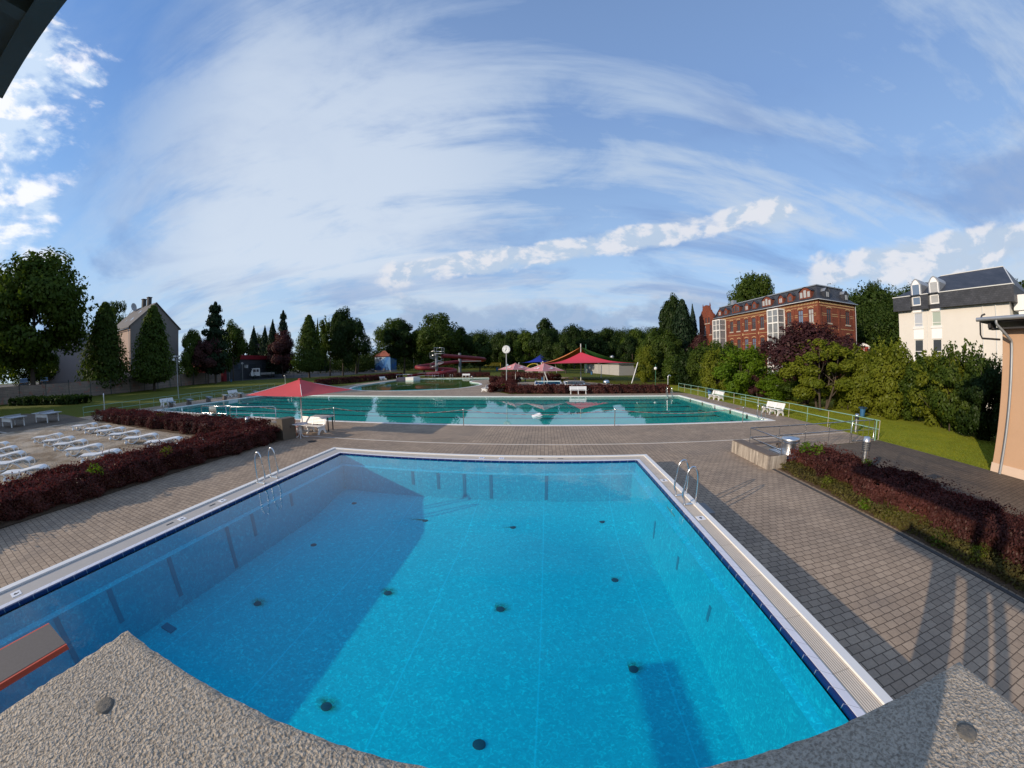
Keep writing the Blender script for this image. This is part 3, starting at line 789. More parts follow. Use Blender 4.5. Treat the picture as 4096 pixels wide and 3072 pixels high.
struct('water', MB().poly(rin, [], -.035), WATER_R)
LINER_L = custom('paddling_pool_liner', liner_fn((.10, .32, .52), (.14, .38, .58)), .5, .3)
kp = thing('paddling_pool', 'small raised light blue paddling pool with a stone island behind the middle hedge', 'paddling pool')
for kk in (kid1, kid2):
    inn = inset(kk, .18); mb = MB().poly(kk, [inn], .26)
    for i in range(4):
        j = (i + 1) % 4
        mb.quad((*kk[i], -.02), (*kk[j], -.02), (*kk[j], .26), (*kk[i], .26)); mb.quad((*inn[j], 0), (*inn[i], 0), (*inn[i], .26), (*inn[j], .26))
    mb.build('rim', WHITEP, kp); MB().poly(inn, [], .06).build('pool_floor', LINER_L, kp)
    struct('water', MB().poly(inn, [], .19), WATER)
MB().prism([(3.6, 53.4), (6.2, 52.6), (6.3, 56.6), (3.8, 57.6)], .0, .42).build('stone_island', CONC, kp)
mp_ = thing('paddling_pool', 'shallow splash basin with a mushroom fountain right of the paddling pool', 'paddling pool')
bas = [(5.6, 47.2), (9, 45.6), (12.2, 46.6), (12.0, 49.6), (9, 51.6), (6.2, 50.2)]
bas = [p[:2] for p in smoothline([(x, y, 0) for x, y in bas], 4, True)]
bi = inset(bas, .25); MB().poly(bas, [bi], .05).build('rim', WHITEP, mp_)
MB().poly(bi, [], .012).build('pool_floor', LINER_L, mp_); struct('water', MB().poly(bi, [], .035), WATER)
MB().lathe([(.16, 0), (.14, .55), (.14, .6)], 14).build('fountain_stem', ALU, mp_).location = (8.5, 47.4, .03)
MB().lathe([(.0, .58), (.42, .60), (.46, .70), (.36, .86), (.16, .95), (0, .97)], 20).build('fountain_cap', ALU, mp_).location = (8.5, 47.4, .03)
struct('paving', MB().poly([(-4.4, 40.6), (14.6, 40.6), (16.6, 44.5), (14.8, 47.4), (11.5, 52.4), (7, 60), (-4.6, 60.3)], [kid1, kid2, bas], .004), PAVE_Y)

# ------------------------------------------------------------------ diving tower (foreground)
tower = thing('diving_platform', 'gritty concrete three metre diving platform in the foreground', 'diving platform', (0, -1.2, 0))
PZ = 3.31
rs = random.Random(11)
ptop = [(-.40, 1.317), (-.40, -2.2), (.38, -2.2), (.38, 1.317)]
mb = MB(); k_ = 90; vs = []; W_ = .78; Ln = 1.35
n1, n2 = 118, 100                                       # fine grid near the visible front edge for the rough coating
for j in range(n2):
    for i in range(n1):
        x = -.40 + W_ * i / (n1 - 1); y = 1.317 - .66 * j / (n2 - 1)
        e = i in (0, n1 - 1) or j == 0
        zz = PZ - (.003 if e else 0) + rs.uniform(-.0008, .0008)
        vs.append((x + rs.uniform(-.0007, .0007), y + rs.uniform(-.0007, .0007), zz))
mb.add(vs, [(j * n1 + i, (j + 1) * n1 + i, (j + 1) * n1 + i + 1, j * n1 + i + 1) for j in range(n2 - 1) for i in range(n1 - 1)], True)
mb.box(-.397, .377, -2.2, 1.314, PZ - .14, PZ - .004)
mb.build('platform_slab', GRIT, tower)
for x, y in ((-.322, 1.245), (.312, 1.260)):
    bo = MB().lathe([(.0092, -.002), (.0088, .0009), (.006, .0014), (0, .0015)], 14).build('filled_bolt_hole', mat('dark_filler', (.15, .135, .112), .9, noise=(120, .4), bump=(200, .8, .004)), tower); bo.location = (x, y, PZ)
MB().box(-.19, .18, -.02, .35, 0, PZ - .14).build('support_post', CONC, tower)
MB().box(-.14, .14, -.72, -.44, 0, PZ - .14).build('support_post', CONC, tower)
board = thing('springboard', 'one metre springboard with grey top and orange red edges over the pool', 'diving board', (-4.33, -2.535, -.28))
MB().box(-.245, .245, -.6, 3.08, 1.475, 1.50).build('board_mat', RUBBERG, board)
mb = MB(); mb.box(-.272, -.246, -.6, 3.08, 1.445, 1.497).box(.246, .272, -.6, 3.08, 1.445, 1.497).box(-.245, .245, -.6, 3.06, 1.452, 1.474)
mb.build('board_edge', ORED, board)
MB().box(-.22, .22, .3, .55, .28, 1.44).build('board_stand', GALV, board)
up = thing('diving_platform', 'dark green steel underside of the higher diving platform at the upper left corner', 'diving platform', (-2.75, -1.9, 0))
h = 2.0; z0 = CAMZ + h
mb = MB(); mb.box(-.82, .95, -2.0, 2.08, z0 + .16, z0 + .28)
mb.build('deck_plate', TEALD, up)
mb = MB(); mb.box(-.82, .95, 1.93, 2.08, z0, z0 + .16).box(-.82, -.70, -2.0, 1.93, z0, z0 + .16).box(.83, .95, -2.0, 1.93, z0, z0 + .16)
for y in (-1.2, -.2, .9): mb.box(-.70, .83, y, y + .10, z0 + .02, z0 + .16)
mb.box(.02, .12, -2.0, 1.93, z0 + .03, z0 + .16)
mb.build('support_beam', TEALD, up)
MB().tube([(-.3, -1.6, 0), (-.3, -1.6, z0)], .12, 12).build('support_post', TEALD, up)
MB().tube([(.6, -1.6, 0), (.6, -1.6, z0)], .12, 12).build('support_post', TEALD, up)
mb = MB()
for x, y in ((-.80, 2.05), (-.80, .7), (-.80, -.7), (.93, 2.05), (.93, .7), (.93, -.7)): mb.tube([(x, y, z0 + .28), (x, y, z0 + 1.28)], .02, 6)
for z in (.75, 1.28): mb.tube([(-.8, -1.9, z0 + z), (-.8, 2.05, z0 + z)], .02, 6).tube([(.93, -1.9, z0 + z), (.93, 2.05, z0 + z)], .02, 6)
mb.build('handrail', TEALD, up)
# bottle shape added out of view so the viewer's shade lies on the slab
caster = thing('shade_caster', 'unseen dark shape added behind the viewpoint to shade the gritty platform', 'shade caster', (-.185, -.135, PZ))
MB().lathe([(.055, 0), (.06, .01), (.06, .20), (.03, .25), (.025, .26)], 18).build('caster_body', DARKM, caster)
MB().lathe([(.028, .26), (.028, .30), (0, .30)], 14).build('caster_cap', BLACK, caster)

# ------------------------------------------------------------------ ladders, rails
def make_ladder(name, label, group):
    """stainless pool ladder: stands at the pool edge, local +x points to the water"""
    t = thing(name, label, 'pool ladder', (0, 0, 0), 0, group)
    for y in (-.27, .27):
        pts = [(-.17, y, 0), (-.175, y, .35), (-.165, y, .62), (-.12, y, .78), (-.05, y, .85), (.03, y, .83), (.09, y, .72), (.11, y, .55), (.14, y, .38), (.15, y, .22), (.10, y, .08), (.09, y, -.02), (.14, y, -.14), (.21, y, -.3), (.24, y, -.55), (.24, y, -.80)]
        MB().tube(smoothline(pts, 4), .0215, 10).build('handrail', STEEL, t)
        MB().box(-.22, .12, y - .045, y + .045, -.005, .012).build('foot_plate', STEEL, t)
    for z in (-.28, -.50, -.72): MB().box(.18, .30, -.26, .26, z, z + .03).build('tread', GALV, t)
    return t
lad = make_ladder('pool_ladder', 'stainless steel ladder on the left rim of the diving pool', 'ladders of the diving pool')
lad.location = (-7.36, 7.09, .495)
lad2 = again(lad, (3.16, 7.11, .495), R(180), 'stainless steel ladder on the right rim of the diving pool')
far_l = again(lad, (-35.2, 20.2, .02), 0, 'steel ladder at the near left corner of the lane pool', 'ladders of the lane pool')
again(lad, (14.1, 20.1, .02), R(180), 'steel ladder at the near right corner of the lane pool', 'ladders of the lane pool')
again(lad, (13.1, 35.25, .02), R(-90), 'steel ladder on the far rim of the lane pool at its right corner', 'ladders of the lane pool')
again(lad, (-31.0, 35.25, .02), R(-90), 'steel ladder on the far rim of the lane pool at its left end', 'ladders of the lane pool')
again(lad, (-25.6, 43.4, .02), R(70), 'steel ladder at the near left curve of the kidney shaped pool', 'ladders of the leisure pool')
for x, s_ in ((-25.1, 'leftmost'), (-23.0, 'middle'), (-20.9, 'rightmost')):
    again(lad, (x, 76.2, .02), R(-90), s_ + ' of three steel ladders on the far rim below the water slide', 'ladders of the leisure pool')
again(lad, (-13.8, 65.2, .02), R(180), 'steel ladder at the inner bend of the kidney shaped pool', 'ladders of the leisure pool')
st = MB().box(-.22, .22, -.3, .3, 0, .24).build('pool_step', mat('grey_step', (.22, .21, .20), .7, noise=(5, .1)))
st.location = (3.63, 7.12, .004); tag(st, 'low grey step block beside the right rim of the diving pool', 'step')
def rail_run(name, label, pts, h, rails, m, mp=None, post=2.0, r=.022, cat='railing', group=None, ends=True):
    t = thing(name, label, cat, (pts[0][0], pts[0][1], 0), 0, group)
    o = Vector((pts[0][0], pts[0][1], 0))
    P3 = [Vector((p[0], p[1], 0)) - o for p in pts]
    for z in rails:
        MB().tube([p + Vector((0, 0, z)) for p in P3], r, 8).build('rail', m, t)
    for i in range(len(P3) - 1):
        d = P3[i + 1] - P3[i]; k = max(1, round(d.length / post))
        for j in range(k + (1 if i == len(P3) - 2 else 0)):
            p = P3[i] + d * (j / k)
            MB().tube([p, p + Vector((0, 0, h))], r * .85, 6).build('post', mp[(i + j) % len(mp)] if mp else m, t)
    return t
rail_run('railing', 'long pale green railing along the lawn right of the lane pool', [(16.45, 41.0), (16.42, 12.5)], .92, (.50, .92), GREENP, [GREENP, RUST], 1.95)
rail_run('railing', 'long pale green railing along the lawn left of the lane pool', [(-37.8, 12.6), (-38.6, 19.0), (-40.2, 30), (-42.3, 44.3)], .92, (.45, .92), GREENP, [GREENP, RUST], 1.95)
rail_run('railing', 'short pale green railing behind the starting blocks', [(-39.4, 25.0), (-41.2, 36.0)], .62, (.60,), GREENP, None, 2.5)
rail_run('railing', 'short low green railing on the lawn behind the two right benches', [(17.0, 27.4), (17.2, 22.6)], .62, (.60,), GREENP, None, 2.4)
rail_run('ramp_railing', 'stainless railing round the concrete ramp with the air vent', [(8.12, 10.15), (8.20, 12.35), (14.2, 12.50)], 1.0, (.62, 1.0), STEEL, None, 1.5, .021)
gate = thing('gate', 'low stainless gate between the ramp railing and the green railing', 'gate', (14.3, 12.5, 0))
fr = [(0, 0, .12), (0, 0, .95), (.06, 0, 1.0), (1.55, -.08, 1.0), (1.6, -.08, .95), (1.6, -.08, .12), (1.55, -.08, .07), (.06, 0, .07)]
MB().tube(fr, .021, 8, closed=True).build('gate_frame', STEEL, gate)
mb = MB()
for x in (.4, .8, 1.2): mb.tube([(x, -.05 * x, .07), (x, -.05 * x, 1.0)], .012, 6)
mb.tube([(0, 0, .55), (1.6, -.08, .55)], .012, 6); mb.build('bars', STEEL, gate)
MB().tube([(1.72, -.1, 0), (1.72, -.1, 1.0)], .025, 8).build('gate_post', GREENP, gate)

# ------------------------------------------------------------------ concrete ramp with vent
ramp = thing('retaining_wall', 'stained concrete retaining block topped with weathered timber slats', 'wall', (7.55, 10.1, 0))
MB().box(0, .28, 0, 2.55, -.05, .46).box(.28, .80, 0, .22, -.05, .46).build('concrete_wall', CONC, ramp)
MB().prism([(.28, .22), (2.9, .22), (2.9, 2.55), (.28, 2.55)], -.05, .10).build('ramp_floor', mat('ramp_concrete', (.25, .22, .19), .9, noise=(4, .2)), ramp)
mb = MB()
for k in range(5): mb.box(.015 + k * .09, .092 + k * .09, .02, 2.50, .465, .50)
mb.build('timber_slats', WOODG, ramp)
mb = MB()
for k in range(3): mb.box(.52, 2.3, 2.26 + k * .09, 2.335 + k * .09, .30, .335)
mb.box(.55, .62, 2.27, 2.5, .1, .30).box(2.2, 2.27, 2.27, 2.5, .1, .30)
mb.build('timber_bench', WOODG, ramp)
vent = thing('air_vent', 'silver mushroom air vent on a stepped metal base by the ramp', 'vent', (9.15, 10.95, .10))
MB().box(-.75, .75, -.62, .62, 0, .16).box(-.62, .62, -.5, .5, .16, .25).build('base', ALU, vent)
MB().lathe([(.24, .25), (.24, .62)], 24).build('stem', ALU, vent)
MB().lathe([(.30, .60), (.36, .63), (.36, .73), (.33, .76), (0, .79)], 28).build('cap', ALU, vent)

# ------------------------------------------------------------------ bollard lamps
def make_bollard(label, h=1.18):
    t = thing('bollard_lamp', label, 'lamp', (0, 0, 0), 0, 'louvred bollard lamps')
    MB().lathe([(.085, 0), (.085, h - .40)], 18).build('post', ALU, t)
    mb = MB()
    for k in range(5): mb.lathe([(.07, h - .40 + k * .055), (.135, h - .405 + k * .055), (.138, h - .385 + k * .055), (.07, h - .365 + k * .055)], 20)
    mb.build('louvres', mat('louvre_metal', (.10, .10, .105), .4, .7), t)
    MB().lathe([(.10, h - .40), (.10, h - .12)], 16).build('lamp_glass', mat('frosted_glass', (.35, .36, .36), .3), t)
    MB().lathe([(.125, h - .13), (.115, h - .06), (.10, h - .05), (.10, h - .0), (0, h + .005)], 20).build('cap', ALU, t)
    return t
bol = make_bollard('louvred silver lamp standing in the right purple hedge', 1.40); bol.location = (9.75, 7.85, .05)
again(bol, (-14.9, 13.3, .0), 0, 'louvred silver lamp standing in the purple hedge by the sand', scale=(1, 1, .76))
again(bol, (16.85, 14.45, .0), 0, 'louvred silver lamp on the lawn by the green railing', scale=(1, 1, .7))

# ------------------------------------------------------------------ benches
def make_bench(label):
    """white plastic park bench, seat 1.85 m, facing local -y"""
    t = thing('park_bench', label, 'bench', (0, 0, 0), 0, 'white slatted benches')
    mb = MB()
    for k in range(5): mb.box(-.92, .92, -.25 + k * .095, -.17 + k * .095, .41 - k * .006, .435 - k * .006)
    mb.build('seat', WHITE, t)
    mb = MB()
    for k in range(5):
        M = Matrix.Translation((0, .24 + k * .028, .50 + k * .072)) @ Matrix.Rotation(R(-20), 4, 'X')
        mb.box(-.92, .92, -.012, .012, -.03, .03, M)
    mb.build('backrest', WHITE, t)
    side = [(-.30, 0), (-.20, 0), (-.16, .10), (-.02, .20), (.12, .20), (.24, .10), (.28, 0), (.38, 0), (.33, .14), (.25, .30), (.27, .42), (.40, .80), (.345, .83), (.20, .44), (.05, .40), (-.28, .40), (-.30, .36), (-.22, .30), (-.24, .15)]
    for x in (-.80, 0, .80):
        M = Matrix.Translation((x, 0, 0)) @ Matrix(((0, 0, 1, 0), (1, 0, 0, 0), (0, 1, 0, 0), (0, 0, 0, 1)))
        MB().prism(side, -.028, .028, M).build('leg', WHITE, t)
    return t
b0 = make_bench('white bench by the green railing, the nearer of the two on the right lawn edge'); b0.location = (16.0, 21.45, 0); b0.rotation_euler = (0, 0, R(-83))
again(b0, (16.3, 30.9, 0), R(-82), 'white bench by the green railing, the farther of the two on the right lawn edge')
again(b0, (3.65, 37.55, 0), R(180), 'white bench backing onto the water behind the lane pool', scale=(1.02, 1, 1)).rotation_euler = (0, 0, 0)
again(b0, (-37.7, 22.0, 0), R(97), 'white bench behind the nearest starting blocks on the left')
again(b0, (-39.0, 32.8, 0), R(97), 'white bench behind the farther starting blocks on the left')
again(b0, (-34.3, 69.0, 0), R(75), 'white bench before the low hedge left of the kidney shaped pool')
again(b0, (-18.5, 80.5, 0), R(0), 'white bench at the far rim right of the water slide')
again(b0, (-7.1, 41.6, 0), R(-100), 'white bench seen end on beside the middle hedge near the clock')
again(b0, (-5.2, 61.5, 0), R(8), 'white bench set in the dark hedge behind the parasols')
again(b0, (-12.25, 15.35, 0), R(-4), 'white bench under the big red parasol, seen from behind')

# ------------------------------------------------------------------ parasol group near the hedge
def parasol(label, loc, half, zt, ze, m, rz, name='parasol', group=None, logo=False, nside=4, base=True):
    t = thing(name, label, 'parasol', loc, rz, group)
    mb = MB(); vs = [(0, 0, zt)]; rim = []
    per = 8
    cs = [(half * math.sqrt(2) * math.cos(2 * math.pi * (i + .5) / nside), half * math.sqrt(2) * math.sin(2 * math.pi * (i + .5) / nside)) for i in range(nside)]
    rows = 8
    for i in range(nside):
        (ax, ay), (bx, by) = cs[i], cs[(i + 1) % nside]
        grid = []
        for r_ in range(rows + 1):
            u = r_ / rows; row = []
            for c_ in range(per + 1):
                w = c_ / per; x, y = (ax + (bx - ax) * w) * u, (ay + (by - ay) * w) * u
                sag = .10 * math.sin(math.pi * w) * u * (1.2 - u) + .05 * math.sin(math.pi * u)
                k = 1 - .035 * math.sin(math.pi * w) * u
                row.append((x * k, y * k, zt + (ze - zt) * u - sag))
            grid.append(row)
        V = [p for row in grid for p in row]; q = per + 1
        mb.add(V, [(r_ * q + c_, (r_ + 1) * q + c_, (r_ + 1) * q + c_ + 1, r_ * q + c_ + 1) for r_ in range(rows) for c_ in range(per)], True)
    mb.build('canopy', m, t)
    MB().tube([(0, 0, 0), (0, 0, zt - .02)], .038, 12).build('pole', mat('white_pole', (.72, .71, .69), .4), t)
    for x, y in cs: MB().tube([(0, 0, zt - .06), (x * .97, y * .97, ze + .0)], .014, 6).build('rib', WHITE, t)
    MB().lathe([(.10, zt + .005), (.09, zt + .035), (0, zt + .05)], 12).build('cap', m, t)
    if base: MB().lathe([(.32, 0), (.30, .07), (.06, .09), (.05, .35)], 16).build('base', mat('parasol_base', (.45, .44, .42), .6), t)
    if logo:
        for i in range(nside):
            an = 2 * math.pi * (i + 1) / nside; d = half * .68
            zz = zt + (ze - zt) * .68 + .012
            M = Matrix.Rotation(an, 4, 'Z') @ Matrix.Translation((d, 0, zz)) @ Matrix.Rotation(math.atan2(zt - ze, half), 4, 'Y')
            e = [(.17 * math.cos(q_ * .4488) - .1, .26 * math.sin(q_ * .4488) + .25, .0) for q_ in range(14)]
            MB().add([M @ Vector(p) for p in e], [tuple(range(14))]).add([M @ Vector(p) for p in [(.06, -.5, 0), (.16, -.5, 0), (.16, .15, 0), (.06, .15, 0)]], [(0, 1, 2, 3)]).build('printed_mark', WHITEP, t)
    return t
parasol('large square red parasol open over a bench near the purple hedge', (-12.9, 15.5, 0), 2.12, 2.86, 2.16, RED, R(-4))
parasol('faded pink parasol with white print, left of the pair by the paddling pool', (-4.4, 52.75, 0), 1.95, 3.33, 2.38, REDF, R(42), group='faded parasols by the paddling pool', logo=True)
parasol('faded pink parasol with white print, right of the pair by the paddling pool', (-.05, 49.15, .2), 2.08, 3.1, 2.05, REDF, R(41), group='faded parasols by the paddling pool', logo=True)
tb = thing('garden_table', 'small round white garden table under the red parasol', 'table', (-12.0, 14.2, 0))
MB().lathe([(.0, .69), (.43, .69), (.45, .705), (.43, .72), (0, .722)], 26).build('table_top', WHITE, tb)
for a_ in (40, 130, 220, 310):
    M = Matrix.Rotation(R(a_), 4, 'Z')
    MB().tube(smoothline([(.06, 0, .69), (.06, 0, .30), (.09, 0, .12), (.18, 0, .04), (.42, 0, .02)], 4), .020, 7, M=M).build('leg', WHITE, tb)
ct = thing('garden_chair', 'salmon coloured plastic chair behind the round white table', 'chair', (-12.75, 14.55, 0), R(200))
SALM = mat('salmon_plastic', (.62, .27, .19), .45)
MB().box(-.24, .24, -.24, .22, .42, .45).build('seat', SALM, ct)
mb = MB()
for k in range(7):
    an = R(-60 + 20 * k); mb.tube([(.24 * math.sin(an), .20 + .05 * math.cos(an), .44), (.27 * math.sin(an), .25 + .05 * math.cos(an), .86)], .022, 6)
mb.tube([(.28 * math.sin(R(-66 + 11 * k)), .25 + .05 * math.cos(R(-66 + 11 * k)), .87) for k in range(13)], .028, 7); mb.build('backrest', SALM, ct)
for x, y in ((-.21, -.21), (.21, -.21), (-.21, .19), (.21, .19)): MB().tube([(x * 1.1, y * 1.15, 0), (x, y, .43)], [.018, .026], 7).build('leg', SALM, ct)
t2 = thing('garden_table', 'grey rectangular table with a dark leg behind the white bench', 'table', (-12.02, 16.2, 0), R(8))
MB().box(-.62, .62, -.38, .38, .76, .80).build('table_top', mat('grey_table', (.50, .47, .44), .35), t2)
for x, y in ((-.5, -.28), (.5, -.28), (-.5, .28), (.5, .28)): MB().box(x - .025, x + .025, y - .025, y + .025, 0, .76).build('leg', DARKM, t2)
cab = thing('cabinet', 'brown metal service cabinet at the end of the purple hedge', 'cabinet', (-12.85, 13.75, 0), R(-14))
CABM = mat('brown_metal', (.17, .145, .115), .4, .5, noise=(2, .1))
MB().box(-.55, .42, -.32, .30, 0, .82).build('low_box', CABM, cab); MB().box(.12, .62, -.36, .42, 0, 1.04).build('tall_box', CABM, cab)
MB().box(.10, .64, -.38, .44, 1.04, 1.06).build('lid', CABM, cab); MB().box(.62, .635, .1, .14, .55, .68).build('handle', DARKM, cab)
mh = MB().lathe([(.22, .004), (.22, .009), (0, .010)], 18).build('manhole_cover', mat('iron_cover', (.05, .045, .04), .7, .3)); mh.location = (-10.8, 13.6, .004); tag(mh, 'dark round manhole cover in the paving near the red parasol', 'manhole cover')
mh2 = MB().box(-.3, .3, -.18, .18, .0, .012).build('manhole_cover', MATS['iron_cover']); mh2.location = (13.1, 7.2, .008); tag(mh2, 'dark manhole cover in the grey path on the right', 'manhole cover')

# ------------------------------------------------------------------ sun loungers
def make_lounger(label):
    """white plastic lounger, feet at local -x, head at +x, 1.9 m long"""
    t = thing('sun_lounger', label, 'sun lounger', (0, 0, 0), 0, 'white sun loungers on the sand')
    def sheet(pts, hw, th):
        mb = MB(); k = len(pts)
        V = []
        for x, z in pts: V += [(x, -hw, z), (x, hw, z), (x, hw, z - th), (x, -hw, z - th)]
        F = []
        for i in range(k - 1):
            a_, b_ = i * 4, i * 4 + 4
            F += [(a_, b_, b_ + 1, a_ + 1), (a_ + 1, b_ + 1, b_ + 2, a_ + 2), (a_ + 2, b_ + 2, b_ + 3, a_ + 3), (a_ + 3, b_ + 3, b_, a_)]
        F += [(0, 1, 2, 3), (4 * k - 1, 4 * k - 2, 4 * k - 3, 4 * k - 4)]
        return mb.add(V, F)
    sheet([(-.98, .26), (-.90, .31), (-.7, .325), (-.4, .325), (-.16, .315), (-.12, .32)], .30, .035).build('seat', WHITE, t)
    sheet([(-.10, .33), (.1, .355), (.4, .405), (.65, .43), (.80, .425), (.90, .39), (.95, .34)], .30, .035).build('backrest', WHITE, t)
    for y in (-.28, .28):
        MB().tube(smoothline([(.93, y, .36), (.99, y, .26), (.97, y, .13), (.86, y, .04), (.70, y, .03), (.50, y, .12), (.30, y, .25), (.12, y, .31)], 4), .024, 7).build('head_leg', WHITE, t)
        MB().tube(smoothline([(-.02, y, .30), (-.12, y, .16), (-.28, y, .05), (-.46, y, .035), (-.62, y, .10), (-.72, y, .20), (-.80, y, .28)], 4), .026, 7).build('foot_leg', WHITE, t)
        MB().tube([(.28, y, .36), (.42, y, .24), (.52, y, .11)], .014, 6).build('strut', WHITE, t)
    for y in (-.31, .31): MB().lathe([(.0, -.02), (.085, -.02), (.085, .02), (0, .02)], 14, M=Matrix.Translation((-.74, y, .085)) @ Matrix.Rotation(R(90), 4, 'X')).build('wheel', WHITE, t)
    return t
lounge0 = None
ORD = ['nearest', 'second', 'third', 'fourth', 'fifth', 'sixth', 'farthest']
rows = [('right', [(-15.42, 9.72), (-17.50, 9.68), (-19.95, 9.62), (-22.24, 9.66), (-24.65, 9.80), (-26.68, 9.70), (-29.38, 9.70)], R(43), 'right hand row beside the back hedge'),
        ('middle', [(-15.65, 6.32), (-17.80, 6.42), (-20.22, 6.47), (-22.50, 6.47), (-24.56, 6.43), (-26.80, 6.37)], R(49), 'middle row on the sand'),
        ('left', [(-15.55, 3.12), (-17.90, 3.08), (-20.38, 3.05), (-22.55, 3.10), (-24.80, 3.14), (-27.05, 3.08)], R(55), 'left hand row at the picture edge')]
for rn, pts, rz, words in rows:
    for i, (x, y) in enumerate(pts):
        od = ORD[i] if i < len(pts) - 1 else 'farthest'
        lb = 'white lounger, ' + (od if od in ('nearest', 'farthest') else od + ' from the diving pool') + ' in the ' + words
        if lounge0 is None: lounge0 = make_lounger(lb); o = lounge0
        else: o = again(lounge0, (0, 0, 0), 0, lb)
        o.location = (x, y, .02); o.rotation_euler = (0, 0, rz + random.uniform(-.05, .05))

# ------------------------------------------------------------------ hedges
hedge('hedge', 'dark purple barberry hedge running along the left of the diving pool', [(-13.85, -6), (-13.75, 6), (-13.55, 13.2)], 2.1, .68, 120000, 'hedge', .040, 21, 'purple barberry hedges')
hedge('hedge', 'dark purple barberry hedge along the back of the sand', [(-14.6, 13.55), (-24, 13.55), (-33.8, 13.3)], 2.1, .72, 70000, 'hedge', .047, 22, 'purple barberry hedges')
hedge('hedge', 'purple barberry hedge in the bed beside the right path, partly in tower shade', [(9.35, 10.1), (9.32, 6), (9.35, -4)], 1.65, .64, 110000, 'hedge', .033, 23, 'purple barberry hedges')
hedge('hedge', 'low dark purple hedge between the lane pool and the paddling pool', [(-3.6, 39.05), (13.8, 38.7)], 1.6, .80, 20000, 'hedge', .085, 24, 'purple barberry hedges')
hedge('hedge', 'dark purple hedge bed around the foot of the clock', [(-5.4, 39.7), (-5.0, 46), (-5.9, 54)], 2.3, .85, 22000, 'hedge', .085, 25, 'purple barberry hedges')
hedge('hedge', 'rounded purple hedge at the right bend of the leisure pool', [(-9.2, 58.2), (-6.6, 58.8), (-5.2, 61.0)], 2.6, .9, 11000, 'hedge', .10, 26, 'purple barberry hedges')
hedge('hedge', 'long low purple hedge along the left rim of the leisure pool', [(-40.2, 53.5), (-37.6, 62), (-36.6, 72), (-36.0, 82)], 1.9, 1.0, 20000, 'hedge', .11, 27, 'purple barberry hedges')
hedge('hedge', 'low purple hedge at the far rim below the water slide', [(-27, 82.5), (-13.5, 83)], 1.6, .9, 8000, 'hedge', .12, 28, 'purple barberry hedges')
hedge('hedge', 'far purple hedge behind the parasols and white bench', [(-9.6, 87), (2, 66), (.2, 63.2)], 2.2, .95, 14000, 'hedge', .12, 29, 'purple barberry hedges')
hedge('hedge', 'low dark green shrub strip along the foot of the concrete wall', [(-73, 13), (-66, 16.5), (-58, 19.5)], 3.2, .9, 12000, 'dark', .16, 30)
def weed(label, x, y, z, w, h, n, leaf, seed, size=.05):
    me = crown_mesh('shrub', leaf, n, size, seed)
    o = bpy.data.objects.new('bush', me); COL.objects.link(o); o.location = (x, y, z); o.scale = (w, w, h); o.rotation_euler = (0, 0, seed)
    return tag(o, label, 'plant', 'green weeds in the purple hedges')
wd = [(8.95, 9.55, .55, .9, .5, 'bright yellow green tuft on top of the right hedge by the ramp'), (8.25, 7.9, 0, .45, .42, 'pale green weed at the front foot of the right hedge'),
      (8.15, 6.2, 0, .55, .32, 'small leafy weed in the soil of the right bed'), (8.25, 5.5, 0, .5, .3, 'leafy weed at the shadow edge in the right bed'), (8.2, 4.0, 0, .5, .28, 'dim green weed in the shaded right bed'),
      (8.22, 3.1, 0, .4, .4, 'bright green weed near the shaded end of the right bed'), (9.72, 7.7, .6, .35, .25, 'green sprig at the foot of the hedge lamp'),
      (-13.0, 7.3, .55, .5, .4, 'green sprig in the left hedge beside the loungers'), (-12.9, 4.4, .5, .6, .5, 'yellow green sprig in the left hedge nearest the picture edge'),
      (-24.5, 13.4, .6, .9, .3, 'yellow green patch in the hedge behind the loungers'), (-4.8, 40.2, .55, .9, .45, 'yellow green patch in the hedge below the clock')]
for i, (x, y, z, w, h, lb) in enumerate(wd): weed(lb, x, y, z, w, h, 380, 'bright' if i % 2 == 0 else 'yellow', 40 + i % 3, .055)

ug = hedge('undergrowth', None, [(8.42, 9.9), (8.40, 5), (8.42, -3)], .75, .24, 16000, 'brush', .034, 77)
del ug['category']; ug['kind'] = 'stuff'; ug['label'] = 'low brownish green undergrowth along the front of the right hedge'
rng = np.random.default_rng(8); n_ = 2600
lp_ = np.column_stack([rng.uniform(7.9, 10.1, n_), rng.uniform(-2, 10.2, n_), np.full(n_, .024)])
lt = bpy.data.objects.new('leaf_litter', leaf_cloud('leaf_litter', lp_, np.tile([0, 0, 2.5], (n_, 1)), .022, LEAF['litter'], 9)); COL.objects.link(lt); lt['kind'] = 'stuff'

# ------------------------------------------------------------------ lane pool furniture
for i, (x, y) in enumerate([(-12.85, 18.62), (-4.5, 18.75), (3.87, 18.8), (11.75, 18.65)]):
    p_ = MB().tube([(0, 0, 0), (0, 0, .92)], .026, 8).lathe([(.04, .90), (.04, .95), (0, .96)], 8).build('rope_post', STEEL)
    p_.location = (x, y, .018); tag(p_, ['first', 'second', 'third', 'fourth'][i] + ' steel rope post from the red parasol along the near pool edge', 'post', 'rope posts at the lane pool')
def chain_fn(t, P, p):
    s = t.n('ShaderNodeSeparateXYZ'); t.put(s.inputs[0], P)
    return t.mix(t.ss(t.m('SINE', t.m('MULTIPLY', s.outputs[0], 2 * math.pi / .5)), -.15, .15), (.42, .06, .055), (.45, .36, .34))
CHAIN = custom('red_white_chain', chain_fn, .5)
cp = [(-19.9, 18.7, .86), (-12.85, 18.62, .92), (-4.5, 18.75, .92), (3.87, 18.8, .92), (11.75, 18.65, .92), (14.9, 22.5, .3)]
mb = MB()
